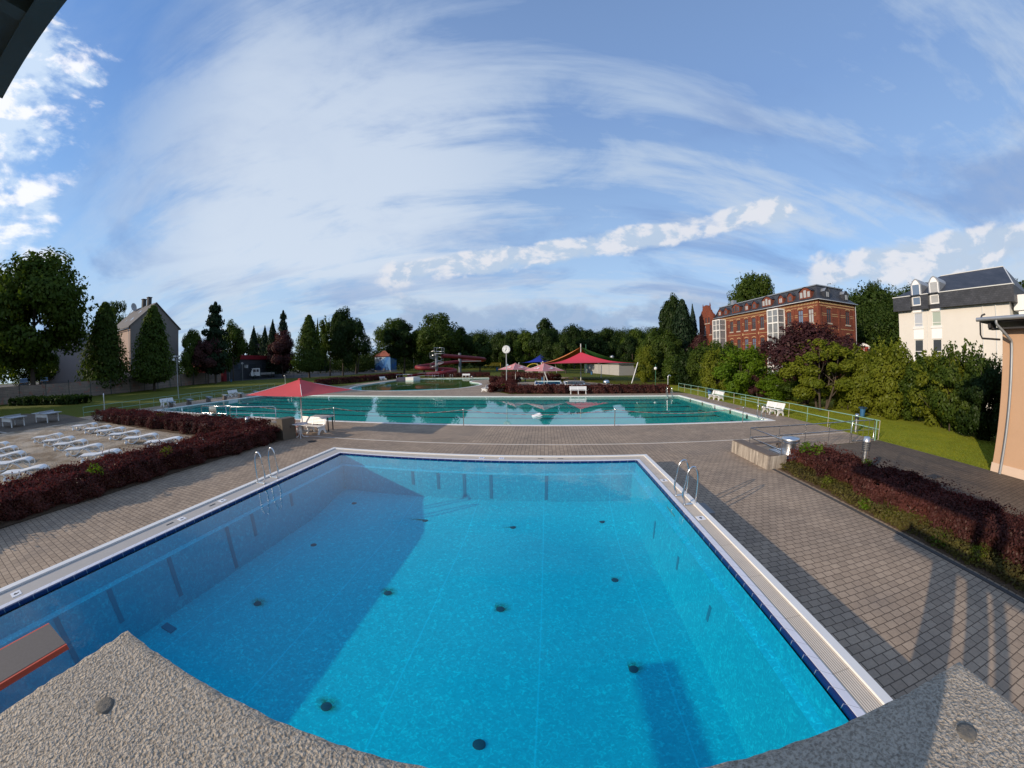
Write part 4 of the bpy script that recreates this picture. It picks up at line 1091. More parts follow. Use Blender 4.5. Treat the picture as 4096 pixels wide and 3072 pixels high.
for i in range(len(cp) - 1):
    a_, b_ = Vector(cp[i]), Vector(cp[i + 1]); dp = .26 if i else .20
    if i == 4: dp = .05
    mb.tube([a_.lerp(b_, k / 14) - Vector((0, 0, dp * 4 * (k / 14) * (1 - k / 14))) for k in range(15)], .0105, 6)
tag(mb.build('barrier_chain', CHAIN), 'thin red and white barrier chain sagging between the steel posts', 'chain')
def make_block(label):
    t = thing('starting_block', label, 'starting block', (0, 0, 0), R(0), 'starting blocks of the lane pool')
    M = Matrix(((1, 0, 0, 0), (0, 0, -1, 0), (0, 1, 0, 0), (0, 0, 0, 1)))
    MB().prism([(-.30, 0), (.05, 0), (.16, .52), (-.10, .52)], -.24, .24, M).build('pedestal', mat('dark_concrete', (.14, .115, .10), .85, noise=(5, .2)), t)
    MB().box(-.32, .42, -.29, .29, .55, .60, Matrix.Rotation(R(6), 4, 'Y')).build('platform', mat('blue_grey_board', (.13, .20, .25), .5), t)
    MB().tube([(.36, -.22, .50), (.47, -.22, .44), (.50, -.22, .38), (.50, .22, .38), (.47, .22, .44), (.36, .22, .50)], .016, 6).build('grab_bar', STEEL, t)
    return t
blk = None
for i, y in enumerate((21.4, 23.75, 26.45, 28.9, 31.4, 34.0)):
    lb = ['nearest', 'second nearest', 'third nearest', 'third farthest', 'second farthest', 'farthest'][i] + ' starting block on the left end of the lane pool'
    if blk is None: blk = make_block(lb); o = blk
    else: o = again(blk, (0, 0, 0), 0, lb)
    o.location = (-36.15, y, 0)
sh_ = thing('ladder_stand', 'stainless entry stand with a shiny plate in the notch of the lane pool', 'pool entry', (-24.7, 17.3, .02))
fr = [(0, 0, 0), (0, 0, .90), (3.0, .05, .92), (3.05, .05, 0)]
MB().tube(fr, .024, 8).tube([(.0, 0, .40), (3.03, .05, .42)], .022, 8).tube([(.2, 1.3, 0), (.2, 1.3, .8), (2.7, 1.3, .8), (2.7, 1.3, 0)], .022, 8).tube([(0, 0, .9), (.2, 1.3, .8)], .02, 6).tube([(3.0, .05, .9), (2.7, 1.3, .8)], .02, 6).build('frame', STEEL, sh_)
pl = MB().box(0, .95, -.02, .02, 0, .43).build('plate', mat('shiny_plate', (.92, .86, .74), .16, 1), sh_); pl.location = (.95, .02, .44)
pl.rotation_euler = (R(-7), 0, R(-4))
MB().tube([(3.15, .3, 0), (3.15, .3, .78), (3.3, .35, .88), (6.9, 1.05, .92), (7.05, 1.1, .84), (7.05, 1.1, 0)], .024, 8).tube([(3.15, .3, .42), (7.05, 1.1, .45)], .02, 8).build('handrail', STEEL, sh_)

# ------------------------------------------------------------------ showers, bins, lamps, clock
def shower(label, x, y, h, rz):
    t = MB().tube(smoothline([(0, 0, 0), (0, 0, h * .5), (0, 0, h * .88), (.04, 0, h * .96), (.14, 0, h), (.26, 0, h * .98), (.33, 0, h * .93)], 4), .055, 10).lathe([(.09, 0), (.09, .05), (.06, .06)], 12).build('outdoor_shower', ALU)
    t.location = (x, y, 0); t.rotation_euler = (0, 0, rz); return tag(t, label, 'shower', 'outdoor shower posts')
shower('silver shower post by the green railing end on the left', -41.0, 16.0, 1.75, R(160))
shower('silver shower post at the far right corner of the lane pool', 14.05, 38.3, 2.0, 0)
shower('white curved shower pipe on the lawn behind the red parasol', -54.0, 59.9, 1.7, R(180))
shower('small pale curved shower pipe on the far lawn by the leisure pool', -50.2, 134.5, 3.0, 0)
def bin_(label, x, y, s=1.0):
    t = thing('litter_bin', label, 'bin', (x, y, 0), random.uniform(-.3, .3), 'litter bins')
    MB().lathe([(.17, .12), (.22, .62), (.22, .66)], 14).build('bin_body', BLUEB, t)
    MB().box(-.24, .24, -.24, .24, .66, .74).box(-.2, .2, -.2, .2, .74, .78).build('lid', mat('dark_blue_plastic', (.02, .05, .09), .5), t)
    MB().tube([(0, .24, 0), (0, .24, .7)], .03, 6).build('post', DARKM, t)
    t.scale = (s, s, s); return t
bin_('blue litter bin in front of the right shrubs by the lawn', 21.9, 18.3, .95)
bin_('blue litter bin behind the farther right bench', 16.9, 33.4, 1.0)
bin_('dark litter bin on the lawn before the left concrete wall', -79.5, 66.0, 1.1)
bin_('dark litter bin on the far lawn right of the slide column', -17.5, 128.0, 2.0)
bin_('small dark litter bin at the end of the far hedge', -.35, 62.6, 1.0)
bin_('dark litter bin before the long grey shed', 12.0, 88, 1.3)
ck = thing('clock', 'round white clock showing seven on a tall thin post', 'clock', (-5.24, 47.9, 0))
MB().tube([(0, 0, 0), (0, 0, 4.75)], .06, 10).build('post', GALV, ck)
MX = Matrix.Translation((0, 0, 5.25)) @ Matrix.Rotation(R(-6), 4, 'Z') @ Matrix.Rotation(R(90), 4, 'X')
MB().lathe([(.53, -.10), (.56, -.06), (.56, .08), (.53, .10)], 40, MX).build('clock_case', mat('clock_case', (.62, .63, .63), .4), ck)
MB().lathe([(.50, .102), (0, .104)], 40, MX, False).build('clock_face', mat('clock_dial', (.80, .80, .78), .4), ck)
mb = MB()
for k in range(12):
    M = MX @ Matrix.Rotation(-R(30 * k), 4, 'Z'); l_ = .10 if k % 3 else .13
    MB().box(-.016, .016, .46 - l_, .46, .104, .112, M).build('hour_mark', INK, ck)
mb = MB(); mb.box(-.022, .022, -.08, .42, .112, .120, MX); mb.box(-.030, .030, -.06, .30, .120, .128, MX @ Matrix.Rotation(-R(209), 4, 'Z')); mb.lathe([(.04, .11), (.04, .135), (0, .135)], 10, MX)
mb.build('clock_hands', INK, ck)
def globe_lamp(label, x, y, h, r=.2):
    t = thing('globe_lamp', label, 'lamp', (x, y, 0), 0, 'globe lamps on green posts')
    MB().tube([(0, 0, 0), (0, 0, h)], .045, 8).build('post', mat('green_post', (.03, .14, .08), .5), t)
    MB().lathe([(r * math.sin(R(a_)), h * .80 - r * math.cos(R(a_))) for a_ in range(0, 181, 15)], 16).build('globe', mat('globe_glass', (.72, .73, .72), .35), t)
    return t
globe_lamp('white globe lamp on a green post right of the sails', 16.8, 51.3, 3.1, .24)
globe_lamp('white globe lamp behind the left pink parasol', -9.0, 84, 3.3, .34)
fl = thing('floodlight_mast', 'slim mast with a ring of floodlights and loudspeakers on the left lawn', 'floodlight', (-46.6, 28.9, 0))
MB().tube([(0, 0, 0), (0, 0, 5.3)], [.06, .04], 8).build('mast', GALV, fl)
for k in range(4):
    M = Matrix.Translation((0, 0, 4.9)) @ Matrix.Rotation(R(90 * k + 20), 4, 'Z')
    MB().tube([M @ Vector((0, 0, 0)), M @ Vector((.5, 0, .05))], .02, 6).lathe([(.05, 0), (.17, .22), (.17, .25)], 12, M @ Matrix.Translation((.45, 0, .1)) @ Matrix.Rotation(R(70), 4, 'Y')).build('floodlight', mat('lamp_housing', (.42, .43, .44), .5), fl)
    MB().box(.25, .5, -.15, .15, .5, .7, M).build('loudspeaker', MATS['lamp_housing'], fl)
for x, y, h_, lb in ((-90.5, 74.5, 10.5, 'bare lamp mast before the red trimmed building'), (-86.0, 76.0, 5.2, 'small road sign post before the red trimmed building'), (-62.0, 158, 8, 'thin lamp post on the far lawn right of the mural hut'), (11.5, 96, 8.2, 'tall green pole behind the long grey shed')):
    t = MB().tube([(0, 0, 0), (0, 0, h_)], .09 if h_ > 6 else .05, 8)
    if h_ < 6: t.prism([(-.4, 0), (0, -.4), (.4, 0), (0, .4)], -.02, .02, Matrix.Translation((0, 0, 5.0)) @ Matrix.Rotation(R(50), 4, 'Z') @ Matrix.Rotation(R(90), 4, 'X'))
    elif h_ < 8.1: t.lathe([(.05, h_ - .1), (.35, h_), (.3, h_ + .3), (0, h_ + .35)], 10)
    o = t.build('lamp_post' if h_ > 6 else 'sign_post', GALV if 'green' not in lb else MATS['green_post']); o.location = (x, y, 0); tag(o, lb, 'pole')

# ------------------------------------------------------------------ sun sails
def sail_panel(apex, A, B, m, sag_edge, sag_in, parent, name='sail_panel'):
    n_ = 12; a_, A, B = Vector(apex), Vector(A), Vector(B); V = []; F = []
    for i in range(n_ + 1):
        u = i / n_
        for j in range(n_ + 1):
            w = j / n_
            e = A.lerp(B, w); mid = (A + B) / 2
            e = e + (a_ - mid) * sag_edge * 4 * w * (1 - w) * .5
            p = a_.lerp(e, u); k = math.sin(math.pi * u)
            p = p + Vector((0, 0, -sag_in * k))
            V.append(tuple(p))
    q = n_ + 1
    F = [(i * q + j, (i + 1) * q + j, (i + 1) * q + j + 1, i * q + j + 1) for i in range(n_) for j in range(n_)]
    return MB().add(V, F, True).build(name, m, parent)
ss_ = thing('sun_sail', 'large red orange and green sun sail stretched from a tall mast', 'sun sail', (0, 0, 0))
ap = (6.7, 63.8, 6.15); cl, cr, cbr, cbl = (-.5, 60.2, 3.15), (15.5, 56.9, 3.3), (12.4, 76.0, 2.85), (-1.5, 77, 2.9)
sail_panel((6.7, 63.75, 5.2), cl, cr, SREDM, .05, .55, ss_)
sail_panel(ap, cr, cbr, GREENF, .05, .42, ss_)
sail_panel((6.7, 63.9, 6.15), cbr, cbl, ORANGE, .10, .70, ss_)
sail_panel(ap, cbl, cl, ORANGE, .05, .45, ss_)
MB().tube([(6.7, 63.85, 0), (6.7, 63.85, 6.75)], [.11, .09], 10).build('mast', mat('mast_paint', (.55, .56, .52), .5), ss_)
for p0, p1 in (((14.05, 55.2, 0), (15.5, 56.8, 3.35)), ((12.1, 74.0, 0), (12.6, 76.2, 3.0)), ((.6, 60.3, 0), (-.55, 60.1, 3.4)), ((1.4, 66.5, 0), (-.3, 60.6, 3.5)), ((-1, 79.0, 0), (-1.6, 77.2, 3.0))):
    MB().tube([p0, p1], .075, 8).build('sail_post', WHITEP, ss_)
bs = thing('sun_sail', 'blue sun sail on a short mast over the playground', 'sun sail', (0, 0, 0))
sail_panel((-.75, 105.7, 5.9), (-7.4, 101.5, 3.15), (3.2, 103, 3.45), BLUEF, .06, .75, bs); sail_panel((-.75, 105.7, 5.9), (3.2, 103, 3.45), (0, 113, 3.2), BLUEF, .06, .7, bs); sail_panel((-.75, 105.7, 5.9), (0, 113, 3.2), (-7.4, 101.5, 3.15), BLUEF, .06, .7, bs)
MB().tube([(-.75, 105.7, 0), (-.75, 105.7, 6.6)], .09, 8).build('mast', MATS['mast_paint'], bs)
for p0, p1 in (((-7.9, 100.6, 0), (-7.4, 101.4, 3.3)), ((3.6, 102.5, 0), (3.2, 103, 3.5)), ((0, 114, 0), (0, 113, 3.3))): MB().tube([p0, p1], .07, 8).build('sail_post', WHITEP, bs)
pg = thing('climbing_frame', 'low stone and timber play things under the blue sail', 'play equipment', (-3.0, 101, 0))
MB().tube(arc(0, .3, 2.6, 20, 160, 12), .12, 8).build('yellow_arch', mat('yellow_bar', (.55, .42, .03), .5), pg)
MB().box(-2.6, -.4, -.5, .5, 0, .8).build('stone_block', CONC, pg); MB().prism([(1.4, -.8), (3.6, -.6), (3.4, .9), (1.6, .8)], 0, 1.6).build('stone_block', CONC, pg)
for i, x in enumerate((3.95, 5.3)):
    t = thing('picnic_table', 'dark picnic table on the lawn behind the paddling pool, ' + ('left' if i == 0 else 'right') + ' of two', 'table', (x, 60.2, 0), 0, 'dark picnic tables')
    MB().box(-.45, .45, -.35, .35, .66, .72).build('table_top', mat('dark_red_wood', (.11, .045, .04), .7), t); MB().box(-.4, .4, -.7, -.5, .40, .45).build('seat', DARKM, t); MB().box(-.4, .4, .5, .7, .40, .45).build('seat', DARKM, t); MB().box(-.06, .06, -.6, .6, 0, .66).build('trestle', DARKM, t)
t = thing('picnic_table', 'long low dark table before the far hedge left of the paddling pool', 'table', (-2.4, 61.3, 0), R(5)); MB().box(-1.4, 1.2, -.4, .4, .50, .56).build('table_top', WOODG, t); MB().box(-1.1, -.9, -.3, .3, 0, .5).build('trestle', DARKM, t); MB().box(.7, .9, -.3, .3, 0, .5).build('trestle', DARKM, t)
flo = MB().prism([(-.40, -.25), (.40, -.25), (.40, .25), (-.40, .25)], -.03, .02).box(-.36, .30, -.2, .2, .02, .10).build('floating_toy', WHITE); flo.location = (-.5, 22.6, 0); flo.scale = (.8, .8, .8); flo.rotation_euler = (R(18), R(-16), R(12)); tag(flo, 'white floating box drifting in the lane pool', 'float')
vb = thing('volleyball_net', 'yellow volleyball net on the far lawn right of the slide', 'net', (-22, 150, 0))
for x in (-6.2, 3.0): MB().tube([(x, 0, 0), (x, 0, 3.2)], .10, 6).build('net_post', MATS['yellow_bar'], vb)
mb = MB()
for k in range(5): mb.tube([(-6.2, 0, 1.9 + k * .3), (3.0, 0, 1.9 + k * .3)], .03, 4)
mb.build('net', MATS['yellow_bar'], vb)
for x, y, lb in ((-15.2, 41.1 + 3.0, 0),): pass

# ping-pong tables
def pingpong(label, x, y, rz):
    t = thing('table_tennis_table', label, 'table tennis table', (x, y, .012), rz, 'outdoor table tennis tables')
    MB().box(-1.37, 1.37, -.76, .76, .72, .76).build('table_top', mat('table_grey', (.44, .46, .47), .5, noise=(3, .06)), t)
    MB().box(-.01, .01, -.80, .80, .76, .90).build('net', mat('net_metal', (.30, .31, .32), .5), t)
    MB().box(-1.0, 1.0, -.62, -.58, .42, .72).box(-1.0, 1.0, .58, .62, .42, .72).build('apron', WHITEP, t)
    for a_ in (-.95, .95):
        for b_ in (-.58, .58): MB().box(a_ - .04, a_ + .04, b_ - .04, b_ + .04, 0, .72).build('leg', WHITEP, t)
pingpong('grey outdoor table tennis table, the farther of two on the left paving', -39.3, 9.55, R(18))
pingpong('grey outdoor table tennis table at the left picture edge', -39.6, 6.55, R(14))

# ------------------------------------------------------------------ left boundary: wall and mesh fence
wp = [(-82, -30), (-80.2, 9), (-76.2, 18.3), (-77.2, 36.2), (-83.4, 52.3), (-87.0, 68.4)]
def graf_fn(t, P, p):
    Q = wallmap(t, P); b = brick(t, Q, (.30, .245, .205), (.255, .21, .18), (.12, .10, .085), 2.4, .52, .02)
    n = t.noise(P, .30, 5, .6, .8); n2 = t.noise(P, .55, 4, .6, 1.5)
    c = t.mix(1, b.outputs[0], t.ramp(n, [(.3, (.7, .7, .72)), (.7, (1.15, 1.1, 1.05))]), 'MULTIPLY')
    c = t.mix(t.m('MULTIPLY', t.ss(n2, .60, .64), .55), c, (.36, .13, .085))
    return t.mix(t.m('MULTIPLY', t.ss(t.noise(P, .8, 3, .5, 2), .62, .66), .4), c, (.10, .17, .11))
GRAF = custom('painted_concrete_panels', graf_fn, .9)
mb = MB()
for i in range(len(wp) - 1):
    a_, b_ = Vector((*wp[i], 0)), Vector((*wp[i + 1], 0)); d = (b_ - a_).normalized(); n_ = Vector((d.y, -d.x, 0)) * .10
    V = [a_ - n_, b_ - n_, b_ + n_, a_ + n_]; zt = 2.65 if i < 3 else 2.85
    mb.add([tuple(p) for p in V] + [(p.x, p.y, zt) for p in V], [(3, 2, 1, 0), (4, 5, 6, 7), (0, 1, 5, 4), (1, 2, 6, 5), (2, 3, 7, 6), (3, 0, 4, 7)])
tag(mb.build('concrete_wall', GRAF), 'grey concrete panel wall with faded paint along the left street', 'wall')
fe = thing('mesh_fence', 'dark wire mesh fence in front of the concrete wall and the street', 'fence', (0, 0, 0))
fp = [(-79.0, -20), (-78.4, 10), (-75.2, 18.5), (-76.0, 35.5), (-82.2, 52), (-85.4, 69.5), (-83.0, 78), (-87.6, 93), (-86.2, 105), (-84.6, 118), (-79.4, 137)]
FENCEG = mat('dark_green_fence', (.022, .045, .035), .6)
for i in range(len(fp) - 1):
    a_, b_ = Vector((*fp[i], 0)), Vector((*fp[i + 1], 0)); k = max(1, round((b_ - a_).length / 4.2)); hh = 3.1 if i < 5 else 2.2
    for j in range(k):
        p = a_.lerp(b_, j / k); MB().box(p.x - .05, p.x + .05, p.y - .05, p.y + .05, 0, hh).build('fence_post', FENCEG, fe)
mb = MB()
for i in range(len(fp) - 1):
    a_, b_ = Vector((*fp[i], 0)), Vector((*fp[i + 1], 0)); hh = 3.0 if i < 5 else 2.1
    for z in np.arange(.15, hh, .55): mb.tube([a_ + Vector((0, 0, z)), b_ + Vector((0, 0, z))], .014, 4, cap=False)
mb.build('wire_mesh', FENCEG, fe)
struct('road', MB().poly([(-88, -60), (-81.8, -30), (-80.3, 9), (-76.4, 18.3), (-77.4, 36.2), (-83.6, 52.3), (-87.2, 68.4), (-150, 90), (-190, 20), (-150, -60)], [], 2.3), ASPH)
def make_car(label, x, y, z, rz, col, group):
    t = thing('parked_car', label, 'car', (x, y, z), rz, group)
    M = Matrix(((1, 0, 0, 0), (0, 0, -1, 0), (0, 1, 0, 0), (0, 0, 0, 1)))
    body = [(-2.15, .25), (2.15, .25), (2.2, .55), (2.1, .78), (1.2, .90), (.7, .95), (-1.7, 1.0), (-2.15, .9)]
    MB().prism(body, -.86, .86, M).build('body', col, t)
    MB().prism([(1.15, .92), (.45, 1.42), (-1.2, 1.45), (-1.95, 1.0)], -.76, .76, M).build('cabin', GLASS, t)
    MB().prism([(.50, 1.42), (.40, 1.47), (-1.2, 1.50), (-1.3, 1.44)], -.74, .74, M).build('roof', col, t)
    for wx in (-1.35, 1.35):
        for wy in (-.80, .80):
            w_ = MB().lathe([(0, -.1), (.32, -.1), (.32, .1), (0, .1)], 16).build('wheel', BLACK, t); w_.location = (wx, wy, .32); w_.rotation_euler = (R(90), 0, 0)
    for wy in (-.6, .6): MB().box(2.08, 2.2, wy - .2, wy + .2, .58, .74).build('headlight', GLASS, t)
    return t
make_car('silver car parked behind the concrete wall under the big tree, facing the street', -92.6, 18.2, 2.3, R(-10), mat('silver_car_paint', (.50, .54, .60), .2, .6, coat=.5), 'cars parked behind the wall')
make_car('grey car parked behind the concrete wall right of the silver car', -92.8, 22.6, 2.3, R(-12), mat('grey_car_paint', (.22, .23, .25), .25, .5, coat=.5), 'cars parked behind the wall')
make_car('pale car parked far off beside the mural hut', -84.5, 158, .0, R(-60), MATS['grey_car_paint'], None)
tr = thing('flatbed_truck', 'white double cab flatbed truck parked before the red trimmed building', 'truck', (-89.3, 87.6, .2), R(-122))
# local +x is the front
tr.scale = (1.1, 1.1, 1.05)
MB().prism([(.9, .75), (3.55, .75), (3.7, 1.2), (3.55, 2.0), (3.1, 3.05), (.9, 3.1)], -1.15, 1.15, Matrix(((1, 0, 0, 0), (0, 0, -1, 0), (0, 1, 0, 0), (0, 0, 0, 1)))).build('cab', mat('white_truck_paint', (.72, .72, .70), .35), tr)
for y in (-1.17, 1.17): MB().box(1.25, 1.95, y - .015, y + .015, 1.95, 2.75).build('side_window', GLASS, tr); MB().box(2.15, 3.0, y - .015, y + .015, 1.95, 2.75).build('side_window', GLASS, tr)
MB().prism([(3.60, 2.0), (3.15, 2.95), (3.19, 2.97), (3.64, 2.0)], -1.05, 1.05, Matrix(((1, 0, 0, 0), (0, 0, -1, 0), (0, 1, 0, 0), (0, 0, 0, 1)))).build('windscreen', GLASS, tr)
MB().box(-3.6, .75, -1.2, 1.2, 1.05, 1.2).box(-3.6, .75, -1.2, -1.15, 1.2, 1.65).box(-3.6, .75, 1.15, 1.2, 1.2, 1.65).build('flatbed', mat('flatbed_grey', (.30, .29, .27), .6), tr)
MB().box(-3.4, 3.4, -.5, .5, .6, 1.05).build('chassis', DARKM, tr)
for x in (-2.3, 2.4):
    for y in (-1.0, 1.0):
        w_ = MB().lathe([(0, -.16), (.5, -.16), (.5, .16), (0, .16)], 18).build('wheel', BLACK, tr); w_.location = (x, y, .5); w_.rotation_euler = (R(90), 0, 0)

# ------------------------------------------------------------------ buildings
def wall_open(mb, o, ux, u0, u1, z0, z1, ops, depth=.12, nrm=None):
    """upright wall from point o along ux with rectangular openings (u0,u1,z0,z1); reveals go inwards"""
    o, ux = Vector(o), Vector(ux); n_ = nrm or Vector((ux.y, -ux.x, 0))
    us = sorted({u0, u1, *[q for w in ops for q in w[:2]]}); zs = sorted({z0, z1, *[q for w in ops for q in w[2:4]]})
    pt = lambda u, z, d=0: tuple(o + ux * u + Vector((0, 0, z)) - n_ * d)
    for i in range(len(us) - 1):
        for j in range(len(zs) - 1):
            uc, zc = (us[i] + us[i + 1]) / 2, (zs[j] + zs[j + 1]) / 2
            if any(w[0] < uc < w[1] and w[2] < zc < w[3] for w in ops): continue
            mb.quad(pt(us[i], zs[j]), pt(us[i + 1], zs[j]), pt(us[i + 1], zs[j + 1]), pt(us[i], zs[j + 1]))
    for w in ops:
        a_, b_, c_, d_ = w[:4]
        for (p, q) in (((a_, c_), (b_, c_)), ((b_, c_), (b_, d_)), ((b_, d_), (a_, d_)), ((a_, d_), (a_, c_))):
            mb.quad(pt(*p), pt(*q), pt(*q, depth), pt(*p, depth))
    return mb
def window(parent, o, ux, u, z0, z1, w, fm, depth=.10, cross=True, sill=None, pane=None, name='window', third=False):
    """a window set back into its opening; frame > pane, sill"""
    o, ux = Vector(o), Vector(ux); n_ = Vector((ux.y, -ux.x, 0))
    M = Matrix(((ux.x, n_.x, 0, 0), (ux.y, n_.y, 0, 0), (0, 0, 1, 0), (0, 0, 0, 1)))
    c_ = o + ux * u - n_ * depth
    h_ = z1 - z0; e = .07
    mb = MB(); mb.box(-w / 2, -w / 2 + e, 0, .06, 0, h_).box(w / 2 - e, w / 2, 0, .06, 0, h_).box(-w / 2 + e, w / 2 - e, 0, .06, 0, e).box(-w / 2 + e, w / 2 - e, 0, .06, h_ - e, h_)
    if cross:
        mb.box(-.03, .03, .005, .05, e, h_ - e).box(-w / 2 + e, -.03, .005, .045, h_ * .62, h_ * .62 + .06).box(.03, w / 2 - e, .005, .045, h_ * .62, h_ * .62 + .06)
    f = mb.build(name, fm, parent); f.matrix_basis = Matrix.Translation((c_.x, c_.y, z0)) @ M
    MB().box(-w / 2, w / 2, -.03, .004, 0, h_).build('pane', pane or GLASS, f)
    if sill: MB().box(-w / 2 - .12, w / 2 + .12, .0, depth + .08, -.20, -.0).build('sill', sill, f)
    return f
CURT = [GLASS, GLASS, mat('pane_with_curtain', (.38, .38, .37), .25, spec=.8, noise=(3, .2)), mat('pane_blue_reflection', (.13, .18, .26), .08, spec=.9)]  # blue pane: sky reflection set into its base colour
# red brick mansion; local x runs along the short right side, local y along the long front
brk = thing('brick_building', 'red brick school like building with slate mansard roof and two white glass towers', 'building', (37.2, 39.1, 0), R(-5.74 + 11.48))
brk.rotation_euler = (0, 0, math.atan2(.10, .995))
WROWS = [(9.1, 11.0), (5.65, 7.6), (2.15, 4.1)]
FY = [1.53, 3.59, 6.01, 10.4, 12.43, 14.64, 16.75, 19.02, 21.2]
rb = random.Random(5)
LNG, DEP, EAVE = 26.9, 8.45, 12.1
ops = [(y - .5, y + .5, a_, b_) for y in FY for a_, b_ in WROWS]
mb = MB(); o0, uy = (0, LNG, 0), (0, -1, 0)              # front seen from -x: u runs from far to near
ops_f = [(LNG - w[1], LNG - w[0], w[2], w[3]) for w in ops]
wall_open(mb, o0, uy, 0, LNG, -.5, EAVE, ops_f)
RX = [2.2, 6.6]
ops_r = [(x - .5, x + .5, a_, b_) for x in RX for a_, b_ in WROWS]
wall_open(mb, (0, 0, 0), (1, 0, 0), 0, DEP, -.5, EAVE, ops_r)
mb.quad((DEP, 0, -.5), (DEP, LNG, -.5), (DEP, LNG, EAVE), (DEP, 0, EAVE)).quad((DEP, LNG, -.5), (0, LNG, -.5), (0, LNG, EAVE), (DEP, LNG, EAVE))
mb.build('wall', BRICK, brk)
WF = mat('dark_red_window_frame', (.115, .035, .030), .5)
mbp = MB(); tmb = MB(); dmb = MB()
for y in FY:
    for a_, b_ in WROWS:
        window(brk, (0, LNG, 0), (0, -1, 0), LNG - y, a_, b_, 1.0, WF, .10, True, STONE, rb.choice(CURT))
for x in RX:
    for a_, b_ in WROWS: window(brk, (0, 0, 0), (1, 0, 0), x, a_, b_, 1.0, WF, .10, True, STONE, rb.choice(CURT))
def arch_pts(r0, r1, n_=7): return [(math.cos(R(25 + 130 * k / n_)), math.sin(R(25 + 130 * k / n_))) for k in range(n_ + 1)]
def trim_face(u_list, L_, P_):
    """pale brick trim on a face: P_(u,z,d) maps to local space"""
    def tb(u0, u1, z0, z1, d=.025):
        a_ = [P_(u0, z0, 0), P_(u1, z0, 0), P_(u1, z1, 0), P_(u0, z1, 0), P_(u0, z0, d), P_(u1, z0, d), P_(u1, z1, d), P_(u0, z1, d)]
        tmb.add(a_, [(4, 5, 6, 7), (0, 1, 5, 4), (1, 2, 6, 5), (2, 3, 7, 6), (3, 0, 4, 7)])
    edges = sorted([0] + [q for u in u_list for q in (u - .56, u + .56)] + [L_])
    for a_, b_ in zip(edges[0::2], edges[1::2]):
        if b_ - a_ < .08: continue
        for z in (10.02, 10.28, 6.60, 6.86, 3.1): tb(a_ + .02, b_ - .02, z, z + .07)
    for z in (8.35, 4.85): tb(.3, L_ - .3, z, z + .08)
    for u in [(u_list[i] + u_list[i + 1]) / 2 for i in range(0, len(u_list) - 1, 2)]:
        for z in (8.39, 4.89): tb(u - .24, u + .24, z - .20, z + .20, .03)
    for u in u_list:
        for a_, b_ in WROWS:
            pts = [(u + .62 * c_, b_ - .10 + .30 * s_) for c_, s_ in arch_pts(0, 0)]
            for (p, q) in zip(pts, pts[1:]):
                V = [P_(*p, .03), P_(*q, .03), P_(q[0], q[1] + .13, .03), P_(p[0], p[1] + .13, .03)]
                tmb.add(V, [(0, 1, 2, 3)]).add([P_(*p, 0), P_(*q, 0), P_(*q, .03), P_(*p, .03)], [(0, 1, 2, 3)])
    k = int(L_ / .30)
    for i in range(k):
        u = .15 + i * (L_ - .3) / k
        tb(u, u + .12, 11.62, 11.86, .10); tb(u + .1, u + .2, 11.28, 11.42, .06)
trim_face(FY, LNG, lambda u, z, d: (-d, u, z))
trim_face(RX, DEP, lambda u, z, d: (u, -d, z))
tmb.build('brick_trim', YBRICK, brk)
pm = MB()
for y in (0, 2.56 + 2.2, 9.6, 13.5, 17.9, 22.4): pm.box(-.10, -.0, y, y + .45, -.5, 11.2)
for x in (0.0, 4.2, DEP - .45): pm.box(x, x + .45, -.10, 0, -.5, 11.2)
pm.box(-.14, 0, -.14, LNG, 11.9, EAVE).box(0, DEP + .1, -.14, 0, 11.9, EAVE)
pm.build('pilaster', BRICK, brk)
# mansard
mb = MB(); ov = .35; ins_ = 1.25; ZT = 14.35
b0_ = [(-ov, -ov), (DEP + ov, -ov), (DEP + ov, LNG), (-ov, LNG)]; t0_ = [(ins_, ins_), (DEP - ins_, ins_), (DEP - ins_, LNG), (ins_, LNG)]
m0_ = [(.55, .55), (DEP - .55, .55), (DEP - .55, LNG), (.55, LNG)]
for i in range(3):
    j = (i + 1) % 4
    if i == 2: continue
for i in (0, 1, 3):
    j = (i + 1) % 4
    mb.quad((*b0_[i], EAVE), (*b0_[j], EAVE), (*m0_[j], EAVE + .75), (*m0_[i], EAVE + .75)); mb.quad((*m0_[i], EAVE + .75), (*m0_[j], EAVE + .75), (*t0_[j], ZT), (*t0_[i], ZT))
mb.add([(*p, ZT) for p in t0_] + [(*p, EAVE - .02) for p in b0_], [(0, 1, 2, 3), (7, 6, 5, 4)])
mb.quad((-ov, LNG, EAVE), (ins_, LNG, ZT), (DEP - ins_, LNG, ZT), (DEP + ov, LNG, EAVE))
roof = mb.build('roof', SLATE, brk)
gt = MB(); gt.tube([(-ov - .04, LNG, EAVE), (-ov - .04, -ov - .04, EAVE), (DEP + ov, -ov - .04, EAVE)], .07, 8).tube([(DEP + .08, -.08, -.5), (DEP + .08, -.08, EAVE)], .06, 8)
gt.box(ins_ - .15, ins_ + .05, ins_ - .15, LNG, ZT, ZT + .14).box(ins_ + .05, DEP - ins_ + .15, ins_ - .15, ins_ + .05, ZT, ZT + .14)
gt.build('gutter', GALV, brk)
MB().box(3.4, 4.2, 25.0, 25.8, ZT - .2, ZT + 1.5).build('chimney', GALV, roof)
